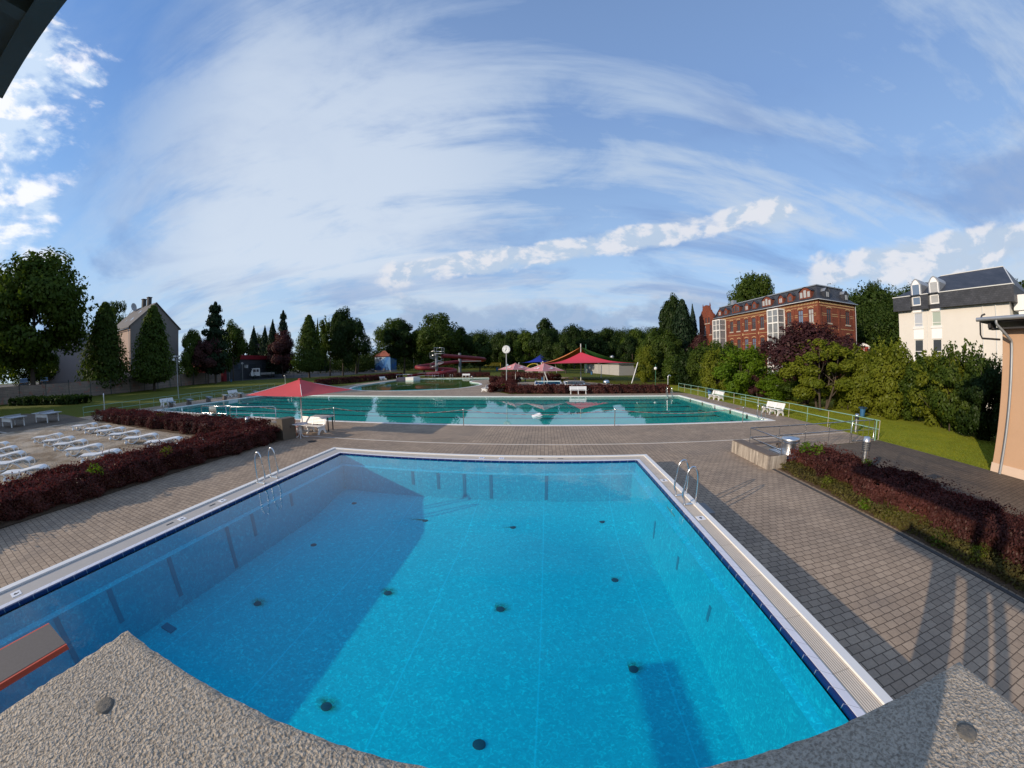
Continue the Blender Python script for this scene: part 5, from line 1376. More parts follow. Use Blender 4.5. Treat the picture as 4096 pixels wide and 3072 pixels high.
def dormer(u, w, h_, face, big):
    d = .95
    prof = [(-w / 2, 0)] + [(-w / 2 + w * k / 8, h_ * .62 + h_ * .38 * math.sin(math.pi * k / 8)) for k in range(9)] + [(w / 2, 0)]
    if face == 'f': M = Matrix.Translation((.10, u, EAVE + .42)) @ Matrix(((0, 0, -1, 0), (-1, 0, 0, 0), (0, 1, 0, 0), (0, 0, 0, 1)))
    else: M = Matrix.Translation((u, .10, EAVE + .42)) @ Matrix(((1, 0, 0, 0), (0, 0, -1, 0), (0, 1, 0, 0), (0, 0, 0, 1)))
    o = MB().prism(prof, -1.5, .0, M).build('dormer', BRICK if face == 'f' else SLATE, roof)
    MB().add([M @ Vector((x * 1.12, y * 1.06 + .02, z)) for z in (.06, -1.5) for x, y in prof[1:-1]], [(k, k + 1, k + 10, k + 9) for k in range(8)]).build('dormer_roof', SLATE if face == 'f' else GALV, roof)
    gl_ = MB()
    for c_ in ((-.32 * w, 0, .32 * w) if big else (-.15 * w, .15 * w)):
        ww = .11 * w if big else .12 * w
        gl_.add([M @ Vector(p) for p in ((c_ - ww, h_ * .12, .012), (c_ + ww, h_ * .12, .012), (c_ + ww, h_ * (.78 if abs(c_) < .1 * w else .62), .012), (c_ - ww, h_ * (.78 if abs(c_) < .1 * w else .62), .012))], [(0, 1, 2, 3)])
    gl_.build('dormer_window', CURT[2] if rb.random() < .6 else GLASS, roof)
for y in (2.58, 11.18, 19.83): dormer(y, 2.3, 1.55, 'f', True)
for y in (5.68, 7.78, 14.43, 16.54, 23.11, 25.2): dormer(y, 1.15, 1.25, 'f', False)
for x in RX: dormer(x, 1.1, 1.35, 'r', False)
for y0_, y1_ in ((6.95, 9.35), (23.1, 25.5)):
    tw = MB(); xa = -1.45
    for z in (11.55, 9.55, 6.2, 3.0): tw.box(xa - .04, 0, y0_ - .04, y1_ + .04, z - .14, z + .06)
    for (x, y) in ((xa, y0_), (xa, y1_), (xa, (y0_ + y1_) / 2), (-.06, y0_), (-.06, y1_)): tw.box(x - .07, x + .07, y - .07, y + .07, 0, 11.5)
    for z in (10.55, 8.0, 4.6): tw.box(xa - .03, xa + .03, y0_, y1_, z - .04, z + .04).box(xa, 0, y0_ - .03, y0_ + .03, z - .04, z + .04)
    f = tw.build('glass_tower', WHITEP, brk)
    MB().box(xa + .03, 0, y0_ + .03, y1_ - .03, 0, 11.4).build('pane', mat('tower_glass', (.20, .21, .22), .10, spec=.9, noise=(1.2, .6)), f)
# gabled bay at the far end
bay = MB(); gw = [(y - .38, y + .38, a_, b_) for y in (28.05, 30.31) for a_, b_ in WROWS] + [(y - .3, y + .3, 11.45, 12.6) for y in (28.7, 29.8)]
L0, L1 = 26.9, 32.6; BZ = 12.9
wall_open(bay, (-.35, L1, 0), (0, -1, 0), 0, L1 - L0, -.5, BZ, [(L1 - w[1], L1 - w[0], w[2], w[3]) for w in gw])
bay.quad((-.35, L0, -.5), (DEP, L0, -.5), (DEP, L0, BZ), (-.35, L0, BZ)).quad((DEP, L1, -.5), (-.35, L1, -.5), (-.35, L1, BZ), (DEP, L1, BZ))
gp = [(0, BZ), (5.7, BZ), (5.7, BZ + .25), (5.3, BZ + .35), (4.85, BZ + .75), (4.6, BZ + 1.2), (4.2, BZ + 1.35)] + [(2.85 + 1.3 * math.cos(R(a_)), BZ + 1.4 + .95 * math.sin(R(a_))) for a_ in range(20, 161, 20)] + [(1.5, BZ + 1.35), (1.1, BZ + 1.2), (.85, BZ + .75), (.4, BZ + .35), (0, BZ + .25)]
bay.prism([(y, z) for y, z in gp], 0, .45, Matrix.Translation((-.35, L0, 0)) @ Matrix(((0, 0, 1, 0), (1, 0, 0, 0), (0, 1, 0, 0), (0, 0, 0, 1))))
for y in (L0 + 1.45, L0 + 4.25): bay.lathe([(.16, BZ + 1.3), (.2, BZ + 1.6), (.1, BZ + 1.8), (.16, BZ + 2.1), (.05, BZ + 2.7), (0, BZ + 2.75)], 8, Matrix.Translation((-.12, y, 0)))
bay.add([(-.35, L0, BZ), (DEP, L0, BZ), (DEP, L1, BZ), (-.35, L1, BZ)], [(0, 1, 2, 3)])
bay.build('gable', BRICK, brk)
for y in (28.05, 30.31):
    for a_, b_ in WROWS: window(brk, (-.35, L1, 0), (0, -1, 0), L1 - y, a_, b_, .76, WF, .10, True, STONE, rb.choice(CURT))
for y in (28.7, 29.8): window(brk, (-.35, L1, 0), (0, -1, 0), L1 - y, 11.45, 12.6, .6, WF, .10, False, STONE, GLASS)
# cream house
hou = thing('apartment_house', 'cream apartment house with dark slate band and two arched white dormers', 'building', (38.15, 26.76, 0)); hou.rotation_euler = (0, 0, math.atan2(-11.74, 1.82))
HL, HD = 11.9, 10.5
WX = [2.35, 4.43]; HW = [(7.50, 8.95), (4.72, 6.25), (1.9, 3.4)]
mb = MB(); wall_open(mb, (0, 0, 0), (1, 0, 0), 0, HL, -1, 9.3, [(x - .52, x + .52, a_, b_) for x in WX for a_, b_ in HW], .14)
mb.quad((0, HD, -1), (0, 0, -1), (0, 0, 9.3), (0, HD, 9.3)).quad((HL, 0, -1), (HL, HD, -1), (HL, HD, 9.3), (HL, 0, 9.3)).quad((HL, HD, -1), (0, HD, -1), (0, HD, 9.3), (HL, HD, 9.3))
mb.build('wall', CREAM, hou)
WHP = mat('white_render', (.82, .81, .80), .8)
CURT2 = [mat('roller_blind', (.42, .45, .50), .5, noise=(9, .1)), mat('green_curtain', (.36, .42, .36), .5), GLASS, GLASS, GLASS, GLASS]
ci = 0
for a_, b_ in HW:
    for x in WX:
        f = window(hou, (0, 0, 0), (1, 0, 0), x, a_, b_, 1.04, WHITEP, .12, False, WHITEP, CURT2[ci]); ci += 1
        MB().box(-.45, .45, .004, .05, .32, .38).build('transom', WHITEP, f)
for x in WX:
    for a_, b_ in ((6.3, 7.28), (3.45, 4.5), (8.97, 9.2)): MB().box(x - .58, x + .58, -.02, .0, a_, b_).build('white_panel', WHP, hou)
GA, GBZ = [(WX[0] - .62, WX[0] + .62), (WX[1] - .62, WX[1] + .62)], (9.2, 10.6)
mb = MB(); xs_ = [-.35, GA[0][0], GA[0][1], GA[1][0], GA[1][1], HL + .6]
for i in (0, 2, 4): mb.box(xs_[i], xs_[i + 1], -.55, .0, *GBZ)
mb.box(xs_[1], xs_[2], -.06, 0, *GBZ).box(xs_[3], xs_[4], -.06, 0, *GBZ).box(HL, HL + .6, 0, HD, *GBZ).box(-.35, 0, 0, HD, *GBZ)
mb.build('slate_band', SLATE, hou)
mb = MB()
for i in (0, 2, 4): mb.box(xs_[i] - .03, xs_[i + 1] + .03, -.60, .02, 10.6, 10.68)
mb.tube([(9.3, -.05, -1), (9.3, -.05, 9.2)], .05, 6).tube([(10.6, -.05, -1), (10.6, -.05, 9.2)], .07, 6).tube([(3.4, -.04, -1), (3.4, -.04, 9.2)], .03, 6)
mb.build('gutter', mat('pale_gutter', (.62, .62, .60), .4), hou)
mb = MB(); zr = 13.3
e0 = [(-.35, -.45, 10.62), (HL + .6, -.45, 10.62), (HL + .6, HD, 10.62), (-.35, HD, 10.62)]; r0_, r1_ = (3.4, 5.0, zr), (10.6, 5.0, zr)
mb.add(e0 + [r0_, r1_], [(0, 1, 5, 4), (1, 2, 5), (2, 3, 4, 5), (3, 0, 4), (3, 2, 1, 0)])
rf = mb.build('roof', SLATE, hou)
MB().tube([r0_, r1_], .07, 6).tube([r1_, e0[1]], .06, 6).build('ridge_cap', MATS['pale_gutter'], rf)
for x in WX:
    pr = [(-.62, 9.6)] + [(-.62 + 1.24 * k / 10, 11.75 + .62 * math.sin(math.pi * k / 10)) for k in range(11)] + [(.62, 9.6)]
    M = Matrix.Translation((x, 0, 0)) @ Matrix(((1, 0, 0, 0), (0, 0, -1, 0), (0, 1, 0, 0), (0, 0, 0, 1)))
    d_ = MB().prism(pr, -2.6, .14, M).build('dormer', mat('zinc_cladding', (.34, .35, .36), .45, .5, noise=(3, .1)), rf)
    MB().prism([(p[0] * .80, 9.65 + (p[1] - 9.6) * .93) for p in pr], .14, .165, M).build('dormer_surround', WHP, rf)
    MB().box(x - .40, x + .40, -.178, -.167, 10.62, 11.75).box(x - .40, x + .40, -.178, -.167, 9.75, 10.45).build('dormer_window', CURT[3] if x < 3 else CURT[2], rf)
MB().box(HL + .2, HL + 2.2, 1.0, 6.0, 8.6, 9.9).box(HL + .2, HL + 2.2, 1.0, 6.0, 5.5, 6.6).build('balcony', WHP, hou)
MB().box(HL + .6, HL + 2.0, 1.2, 1.4, -1, 8.6).build('balcony_post', WHP, hou)
sd = MB().lathe([(0, .10), (.25, .06), (.42, 0), (.44, .01), (.26, .09), (0, .13)], 16, Matrix.Translation((HL - .2, -.55, 3.6)) @ Matrix.Rotation(R(70), 4, 'X')).tube([(HL - .2, -.5, 3.6), (HL - .2, 0, 3.4)], .03, 6).build('satellite_dish', mat('dish_grey', (.40, .40, .40), .5), hou)
# beige service building at the right edge
be = thing('service_building', 'peach rendered flat roofed building with grey downpipe at the right edge', 'building', (16.33, 6.46, 0))
MB().box(0, 12, -16, 0, .32, 4.95).build('wall', BEIGE, be)
MB().box(-.03, 12, -16, .03, -.1, .32).build('plinth', mat('pale_plinth', (.62, .47, .36), .9, noise=(3, .06)), be)
MB().box(-.62, 12.5, -16.5, .62, 5.16, 5.34).build('roof', mat('roof_edge_dark', (.035, .033, .035), .6), be)
mb = MB()
for y in (.3, -1.2, -2.7, -4.2, -5.7, -7.2): mb.box(-.55, 0, y - .06, y + .06, 4.98, 5.16)
mb.box(-.4, 0, -16, .4, 4.93, 4.985); mb.build('rafter', MATS['roof_edge_dark'], be)
MB().tube([(-.70, .75, 5.27), (-.70, -16, 5.27)], .075, 10).build('gutter', GALV, be)
MB().tube(smoothline([(-.68, -.05, 5.22), (-.66, -.05, 5.08), (-.45, -.2, 4.86), (-.18, -.36, 4.60), (-.09, -.40, 4.45), (-.09, -.40, 3.6), (-.09, -.40, 2), (-.09, -.40, .0)], 3), .055, 10).build('downpipe', GALV, be)
MB().lathe([(.0, 0), (.21, 0), (.21, .06), (0, .07)], 22, Matrix.Translation((-.002, -1.22, 3.02)) @ Matrix.Rotation(R(-90), 4, 'Y')).build('wall_lamp', mat('grey_lamp', (.15, .14, .15), .5), be)
MB().tube([(-.55, .45, 5.46), (-.62, .55, 5.42), (-.66, .62, 5.25), (-.66, .62, 4.75), (-.6, .58, 4.62), (0, .1, 4.6)], .035, 8).build('cable_bracket', BLACK, be)
# grey gabled house on the left
hl = thing('house', 'tall brown grey gabled house with two chimneys behind the left trees', 'house', (-93.2, 43.9, 2.3)); hl.rotation_euler = (0, 0, math.atan2(.998, .06))
GW, GD, GE, GA_ = 14.0, 14, 12.5, 18.3
mb = MB(); mb.add([(0, 0, 0), (GW, 0, 0), (GW, 0, GE), (GW / 2, 0, GA_), (0, 0, GE)], [(0, 1, 2, 3, 4)]); mb.quad((GW, 0, 0), (GW, GD, 0), (GW, GD, GE), (GW, 0, GE)); mb.add([(0, GD, 0), (GW, GD, 0), (GW, GD, GE), (GW / 2, GD, GA_), (0, GD, GE)], [(4, 3, 2, 1, 0)])
mb.build('gable_wall', GREYR, hl)
MB().quad((0, GD, 0), (0, -.01, 0), (0, -.01, GE), (0, GD, GE)).build('side_wall', PINKR, hl)
mb = MB(); th = .25
for sgn, xe in ((-1, -.6), (1, GW + .6)):
    ze = GE - .6 * (GA_ - GE) / (GW / 2)
    mb.add([(xe, -.35, ze), (GW / 2, -.35, GA_ + .03), (GW / 2, GD + .3, GA_ + .03), (xe, GD + .3, ze), (xe, -.35, ze + th), (GW / 2, -.35, GA_ + th), (GW / 2, GD + .3, GA_ + th), (xe, GD + .3, ze + th)], [(0, 1, 2, 3), (7, 6, 5, 4), (0, 4, 5, 1), (3, 2, 6, 7), (0, 3, 7, 4)])
rf = mb.build('roof', ROOFG, hl)
for y in (4.5, 8.0): MB().box(GW / 2 - .5, GW / 2 + .5, y - .5, y + .5, GA_ - .3, GA_ + 2.0).box(GW / 2 - .62, GW / 2 + .62, y - .62, y + .62, GA_ + 2.0, GA_ + 2.2).build('chimney', mat('dark_chimney', (.07, .065, .06), .9), rf)
for x, y in ((2.2, 4), (2.2, 8.0), (4.6, 4.5)):
    sk = MB()
    zz = GE + (GA_ - GE) * x / (GW / 2) + th + .02; dzz = (GA_ - GE) / (GW / 2) * .45
    sk.add([(x - .45, y, zz - dzz), (x - .45, y + 1.0, zz - dzz), (x + .45, y + 1.0, zz + dzz), (x + .45, y, zz + dzz)], [(0, 1, 2, 3)])
    sk.build('roof_window', mat('sky_reflecting_glass', (.5, .55, .6), .08, spec=1), rf)  # pale base colour stands in for reflected sky
MB().lathe([(0, -.25), (.8, -.1), (1.1, .12), (1.05, .14), (.7, -.02), (0, -.15)], 20, Matrix.Translation((GW / 2 - 1.6, 11.5, GA_ + .4)) @ Matrix.Rotation(R(80), 4, 'X') @ Matrix.Rotation(R(20), 4, 'Y')).tube([(GW / 2 - 2.6, 14.5, GA_ - 2.4), (GW / 2 - 1.6, 11.5, GA_ + .4)], .06, 6).build('satellite_dish', MATS['dish_grey'], hl)
MB().tube([(-.7, GD, GE - .7), (-.7, -.3, GE - .7), (-.3, .1, GE - 1.6), (-.1, .1, 0)], .10, 6).build('gutter', GALV, hl)
mb = MB()
for x in (3.2, 6.4, 9.6):
    for z in (1.5, 4.9, 8.3): pass
g2 = thing('house', 'low pale grey building half hidden left of the gabled house', 'house', (-112, 36, 2.3), R(70))
MB().box(-10, 8, 0, 10, 0, 9.5).build('wall', mat('pale_grey_render', (.34, .30, .29), .9, noise=(1, .06)), g2); MB().prism([(0, 9.5), (10, 9.5), (5, 12.2)], -10.3, 8.3, Matrix(((0, 0, 1, 0), (1, 0, 0, 0), (0, 1, 0, 0), (0, 0, 0, 1)))).build('roof', ROOFG, g2)
# red trimmed depot
dp_ = thing('depot_building', 'long dark grey flat building with a bright red fascia and end pillar', 'building', (-90.2, 71.6, 0)); dp_.rotation_euler = (0, 0, math.atan2(34, -9.5))
DG = mat('anthracite_cladding', (.055, .060, .070), .6, noise=(1, .1)); DR = mat('red_fascia', (.26, .012, .022), .5)
MB().box(1.6, 40, 0, 14, 0, 6.4).build('wall', DG, dp_)
MB().box(0, 41, -.35, 14, 6.4, 7.75).build('fascia', DR, dp_); MB().box(0, 1.6, -.35, 14, 0, 6.4).build('pillar', DR, dp_)
for x in (5.5, 15.5, 24, 31): MB().box(x, x + 4.5, -.04, .0, 3.0, 4.8).build('window', GLASS, dp_)
MB().box(12.4, 13.3, -.9, -.0, 3.6, 4.6).build('wall_lamp', mat('white_box', (.6, .6, .58), .5), dp_)
MB().tube([(11, 8, 7.7), (11, 8, 13.0)], .42, 10).build('flue', GALV, dp_)
h3 = thing('house', 'white flat roofed house with a round window above the depot', 'house', (-109.9, 105.0, 1.3), R(44))
MB().box(-.0, 13, 0, 9, 0, 11.2).build('wall', mat('grey_white_render', (.50, .49, .47), .9, noise=(1, .05)), h3)
MB().box(-.9, 13.8, -.9, 9.6, 11.2, 11.55).build('roof', DARKM, h3)
MB().prism([(1.5, 0), (7.5, 0), (7.2, .9), (1.8, 1.1)], 0, 5, Matrix.Translation((0, 6, 11.56)) @ Matrix(((1, 0, 0, 0), (0, 0, -1, 0), (0, 1, 0, 0), (0, 0, 0, 1)))).build('roof_light', mat('pale_metal_sheet', (.50, .52, .52), .4), h3)
MB().lathe([(0, 0), (.75, 0), (.75, .06), (0, .07)], 20, Matrix.Translation((2.6, -.002, 9.2)) @ Matrix.Rotation(R(90), 4, 'X')).build('round_window', GLASS, h3); MB().box(4.4, 7.0, -.05, 0, 8.4, 10.4).build('window', GLASS, h3)
# mural hut
ki = thing('hut', 'small square hut painted with a blue mural and a red tiled roof', 'building', (-76.8, 146.0, 0)); ki.rotation_euler = (0, 0, math.atan2(-1.3, 8.6)); KH, KW, KD = 6.9, 8.75, 5.0
def mural_fn(t, P, p):
    s = t.n('ShaderNodeSeparateXYZ'); t.put(s.inputs[0], P); x, y, z = s.outputs
    u = t.m('ADD', x, y)
    def tri(a_, b_, c_): return t.ss(t.m('ADD', t.m('ADD', t.m('MULTIPLY', u, a_), t.m('MULTIPLY', z, b_)), c_), -.05, .05)
    c = t.mix(t.ss(z, 1, 6), (.22, .40, .56), (.46, .60, .68))
    c = t.mix(tri(.55, -1, 3.2), c, (.09, .22, .44)); c = t.mix(t.m('MULTIPLY', tri(-.75, -1, 4.6), tri(.9, -1, 1.2)), c, (.02, .055, .17))
    c = t.mix(t.m('MULTIPLY', tri(-.8, 1, -2.5), tri(.5, 1, -5.0)), c, (.50, .58, .64)); c = t.mix(t.m('MULTIPLY', tri(1, -.55, -3.0), tri(-1, .55, 4.4)), c, (.05, .18, .45))
    right = t.ss(x, 8.70, 8.74)
    rc = t.mix(t.ss(t.noise(P, .9, 4, .6, .8), .45, .6), (.020, .10, .30), (.10, .16, .13))
    c = t.mix(right, c, rc)
    return t.mix(t.ss(z, .75, .70), c, (.30, .28, .25))
MB().box(0, KW, 0, KD, 0, KH).build('wall', custom('mural_paint', mural_fn, .8), ki)
mb = MB(); e = [(-.6, -.6, KH), (KW + .6, -.6, KH), (KW + .6, KD + .6, KH), (-.6, KD + .6, KH)]
mb.add(e + [(KW / 2 - 1.2, KD / 2, KH + 2.7), (KW / 2 + 1.2, KD / 2, KH + 2.7)], [(0, 1, 5, 4), (1, 2, 5), (2, 3, 4, 5), (3, 0, 4), (3, 2, 1, 0)]); mb.build('roof', ROOFT, ki)
mb = MB()
for z, w in ((6.2, 2.6), (5.5, 2.6), (4.8, 1.2)): mb.box(1.6, 1.6 + w, -.012, 0, z - .28, z + .22)
mb.build('lettering_panel', mat('faded_blue_print', (.15, .25, .42), .7), ki)
MB().box(4.6, 5.7, -.5, 0, 0, 1.5).build('meter_box', mat('grey_box', (.26, .25, .24), .7), ki)
gs_ = thing('storage_shed', 'long low pale grey shed with sliding panels behind the sails', 'building', (12.6, 110, 0)); gs_.rotation_euler = (0, 0, math.atan2(-24, 5.9))
mb = MB(); mb.box(0, 25, 0, 6, 0, 2.75); mb.build('wall', mat('pale_grey_panels', (.36, .35, .33), .7, noise=(1, .05)), gs_)
for x in (5, 9, 13, 19): MB().box(x - .06, x + .06, -.03, 0, 0, 2.7).build('panel_joint', GALV, gs_)
MB().box(-.3, 25.3, -.3, 6.3, 2.75, 2.95).build('roof', mat('shed_roof', (.12, .13, .12), .7), gs_)
MB().lathe([(.35, 2.95), (.35, 4.4), (.6, 4.5), (.6, 4.9), (0, 5.2)], 12, Matrix.Translation((14.5, 3, 0))).build('roof_vent', GALV, gs_)
ps = thing('playhouse', 'tiny red wooden playhouse with white trim on the slope', 'hut', (49.6, 41.8, 5.3), R(-40))
MB().box(-.85, .85, -.6, .6, -2, 1.05).build('wall', mat('falun_red', (.30, .035, .025), .7), ps); MB().prism([(-1.05, .98), (1.05, .98), (0, 1.55)], -.75, .75, Matrix(((1, 0, 0, 0), (0, 0, -1, 0), (0, 1, 0, 0), (0, 0, 0, 1)))).build('roof', WHITEP, ps)
for a_, b_ in ((-.06, .06), (-.85, -.75), (.75, .85)): MB().box(a_, b_, -.62, -.6, 0, 1.0).build('white_trim', WHITEP, ps)
rw = MB().add([(0, 0, -1), (2.4, -1.3, -1), (2.4, -1.3, 2.6), (1.5, -.8, 3.9), (.2, -.1, 5.1), (0, 0, 5.2)], [(0, 1, 2, 3, 4, 5)]).add([(x + .5, y + .9, z) for x, y, z in [(0, 0, -1), (2.4, -1.3, -1), (2.4, -1.3, 2.6), (1.5, -.8, 3.9), (.2, -.1, 5.1), (0, 0, 5.2)]], [(5, 4, 3, 2, 1, 0)])
rw.add([(0, 0, 5.2), (.2, -.1, 5.1), (.7, .8, 5.1), (.5, .9, 5.2)], [(0, 1, 2, 3)]).add([(.2, -.1, 5.1), (1.5, -.8, 3.9), (2.0, .1, 3.9), (.7, .8, 5.1)], [(0, 1, 2, 3)]).add([(1.5, -.8, 3.9), (2.4, -1.3, 2.6), (2.9, -.4, 2.6), (2.0, .1, 3.9)], [(0, 1, 2, 3)])
o = rw.build('retaining_wall', mat('pale_old_wall', (.50, .40, .33), .9, noise=(1.2, .2), bump=(3, .4))); o.location = (45.6, 39.2, 0); tag(o, 'pale crumbling retaining wall at the right end of the brick building', 'wall')

# ------------------------------------------------------------------ water slide
sl_ = thing('water_slide', 'dark red tube water slide winding down from a grey spiral stair tower', 'water slide', (0, 0, 0))
SLR = mat('slide_red', (.17, .007, .012), .6, noise=(1, .12))
path = smoothline([(-25.6, 85.0, 5.3), (-23.0, 88.5, 5.05), (-20.0, 93, 4.75), (-17.6, 96.5, 4.45), (-17.4, 99.5, 4.2), (-20.5, 100.2, 4.0), (-24.5, 97, 3.7), (-28.5, 92, 3.2), (-31.6, 88.0, 2.75), (-32.6, 85.0, 2.5), (-30.5, 83.2, 2.25), (-27, 84.8, 1.95), (-23.6, 87.0, 1.65), (-22.4, 85.6, 1.35), (-23.8, 82.4, 1.1), (-27, 80.8, .85), (-29.4, 79.8, .6), (-30.9, 77.6, .32), (-31.0, 76.0, .22)], 6)
MB().tube(path[:-14], .52, 12).build('slide_tube', SLR, sl_)
mb = MB(); V = []; F = []; tail = path[-16:]
for i, p in enumerate(tail):
    d = (Vector(tail[min(i + 1, len(tail) - 1)]) - Vector(tail[max(i - 1, 0)])).normalized(); s_ = Vector((d.y, -d.x, 0)).normalized()
    for k in range(9):
        an = R(180 + 22.5 * k); V.append(tuple(Vector(p) + s_ * .62 * math.cos(an) + Vector((0, 0, .55 + .55 * math.sin(an)))))
F = [(i * 9 + k, i * 9 + k + 1, (i + 1) * 9 + k + 1, (i + 1) * 9 + k) for i in range(len(tail) - 1) for k in range(8)]
mb.add(V, F, True).build('slide_trough', SLR, sl_)
tx, ty = -26.9, 84.2
MB().tube([(tx, ty, 0), (tx, ty, 5.9)], .34, 14).build('tower_column', mat('grey_blue_column', (.15, .175, .20), .6), sl_)
MB().box(tx - .3, tx + 1.7, ty - .9, ty + 1.1, 5.75, 5.86).build('top_platform', GALV, sl_)
mb = MB()
for x, y in ((tx - .3, ty - .9), (tx + 1.7, ty - .9), (tx + 1.7, ty + 1.1), (tx - .3, ty + 1.1)): mb.tube([(x, y, 5.8), (x, y, 7.3)], .04, 6)
for z in (6.4, 7.3): mb.tube([(tx - .3, ty - .9, z), (tx + 1.7, ty - .9, z), (tx + 1.7, ty + 1.1, z), (tx - .3, ty + 1.1, z)], .035, 6)
mb.build('platform_railing', STEEL, sl_)
mb = MB(); hr = []; hr2 = []; N_ = 30
for k in range(N_):
    an = R(-60 + 720 * k / N_); z = .2 + 5.55 * k / N_
    M = Matrix.Translation((tx, ty, z)) @ Matrix.Rotation(an, 4, 'Z'); mb.box(.36, 1.75, -.2, .2, 0, .05, M)
    hr.append(M @ Vector((1.75, 0, 1.05))); hr2.append(M @ Vector((1.75, 0, .02)))
mb.build('stair_tread', GALV, sl_)
mb = MB().tube(hr, .035, 6).tube(hr2, .05, 6)
for a_, b_ in list(zip(hr, hr2))[::2]: mb.tube([a_, b_], .02, 4)
mb.build('stair_railing', STEEL, sl_)
MB().tube([(-24.0, 97.0, 0), (-24.0, 97.0, 6.2)], .42, 12).build('support_column', mat('grey_blue_column', (.20, .23, .26), .6), sl_)
MB().box(-24.3, -17.8, 96.9, 97.1, 3.75, 3.95).build('support_arm', MATS['grey_blue_column'], sl_)
bx = thing('pool_platform', 'low dark blue and white block platform with railing at the slide exit', 'platform', (-31.2, 69.0, 0), R(-8))
MB().box(0, 2.3, 0, 3.2, -.3, .55).build('dark_block', mat('dark_blue_block', (.012, .014, .05), .6), bx); MB().box(2.3, 4.2, .0, 3.0, -.3, .62).build('white_block', WHITEP, bx)
MB().tube([(0, .1, .55), (0, .1, 1.15), (2.2, 2.8, 1.15), (2.2, 2.8, .55)], .04, 6).tube([(0, 3, .55), (0, 3, 1.15), (2.3, 3.1, 1.15)], .04, 6).build('railing', STEEL, bx)
rail_run('railing', 'steel railing at the foot of the slide tower', [(-29.4, 77.4), (-24.1, 76.95)], 1.2, (.6, 1.2), STEEL, None, 2.6, .035)

# ------------------------------------------------------------------ trees
T = tree
GL_, GR_, GB_ = 'trees along the left street', 'shrubs and trees along the right lawn', 'trees beyond the pools'
T('broadleaf_tree', 'huge dark chestnut like tree at the left edge beside the concrete wall', 'tree', -80.6, 17.3, 24.4, 22.5, 'broad', 'mid', .10, seed=1, n=30000, size=.0165, group=GL_, trunk=.55)
T('broadleaf_tree', 'dark conical tree left of the gabled house', 'tree', -80.5, 32.0, 17.2, 12.5, 'cone', 'mid', .04, seed=2, n=20000, size=.020, group=GL_)
T('broadleaf_tree', 'bright conical tree in front of the gabled house', 'tree', -73.6, 39.8, 16.4, 11.2, 'cone', 'mid', .09, seed=3, n=20000, size=.020, group=GL_)
T('broadleaf_tree', 'thin crowned tree behind the left end of the gabled house roof', 'tree', -119.5, 51.3, 25.0, 9.5, 'loose', 'mid', .3, seed=4, n=6000, size=.024, group=GL_)
T('broadleaf_tree', 'slender green tree right of the gabled house', 'tree', -83.2, 56.2, 14.4, 6.5, 'oval', 'mid', .1, seed=5, n=12000, group=GL_)
T('broadleaf_tree', 'low dark tree behind the wall left of the copper tree', 'tree', -90, 62, 11.0, 8, 'round', 'dark', .1, seed=6, n=12000, group=GL_)
T('pine_tree', 'tall dark pine with a ragged top above the copper tree', 'tree', -80.5, 61.5, 20.3, 10.5, 'conifer', 'needle', .12, seed=7, n=16000, size=.024, group=GL_)
T('copper_tree', 'small round copper leaved tree on the lawn before the pine', 'tree', -80.6, 59.2, 11.6, 7.6, 'round', 'copper', .17, seed=8, n=14000, group=GL_)
T('broadleaf_tree', 'dark green tree right behind the tall pine', 'tree', -86.2, 72.5, 17.0, 8.0, 'oval', 'mid', .1, seed=9, n=12000, group=GL_)
T('broadleaf_tree', 'low green tree above the red fascia of the depot', 'tree', -100, 88, 14.0, 9, 'round', 'dark', .1, seed=10, n=10000, group=GL_)
for i, (x, y, h, w, k, lf, lb) in enumerate([(-90.8, 100, 23.3, 8.0, 'conifer', 'needle', 'tall dark spruce behind the copper tree right of the depot'), (-97, 101, 20.8, 9, 'spruce', 'needle', 'pointed spruce just left of the tallest spruce'),
        (-106.1, 106, 19.6, 8.5, 'spruce', 'needle', 'narrow spruce above the white flat roofed house'), (-111, 104.5, 19.8, 9, 'spruce', 'needle', 'leftmost narrow spruce above the depot'), (-113, 110, 17.5, 8, 'round', 'dark', 'round dark tree left of the narrow spruces'),
        (-101.9, 136.1, 25.2, 4.4, 'spruce', 'needle', 'left one of two thin distant spruce tips'), (-99.5, 137.5, 25.0, 4.4, 'spruce', 'needle', 'right one of two thin distant spruce tips')]):
    T('spruce_tree' if k != 'round' else 'broadleaf_tree', lb, 'tree', x, y, h, w, k, lf, .06, seed=11, n=9000, size=.026, group=GL_)
T('copper_tree', 'tall dark copper tree beside the truck', 'tree', -86.6, 95.2, 15.6, 10.2, 'oval', 'copper', .12, seed=12, n=14000, group=GL_)
T('broadleaf_tree', 'broad conical green tree right of the truck', 'tree', -69.4, 88.2, 18.7, 11.6, 'cone', 'mid', .10, seed=3, n=20000, size=.020, group=GB_)
T('broadleaf_tree', 'light green tree with a slim trunk right of the conical tree', 'tree', -69.9, 100, 20, 9.0, 'loose', 'mid', .14, seed=13, n=12000, group=GB_)
T('broadleaf_tree', 'tall ragged tree with reddish crown above the street fence', 'tree', -63.5, 98.2, 21.6, 11.0, 'oval', 'dark', .14, seed=14, n=16000, group=GB_)
T('broadleaf_tree', 'two stemmed dark tree left of the mural hut', 'tree', -72.4, 121, 21.0, 11.5, 'round', 'dark', .15, seed=15, n=14000, group=GB_, stems=2)
T('broadleaf_tree', 'large round dark tree behind the mural hut', 'tree', -72.5, 158, 26.0, 19, 'broad', 'mid', .12, seed=16, n=20000, size=.018, group=GB_)
T('broadleaf_tree', 'broad tree with a pale trunk right of the mural hut', 'tree', -47.7, 112.3, 18.3, 13.5, 'round', 'dark', .24, seed=17, n=16000, group=GB_)
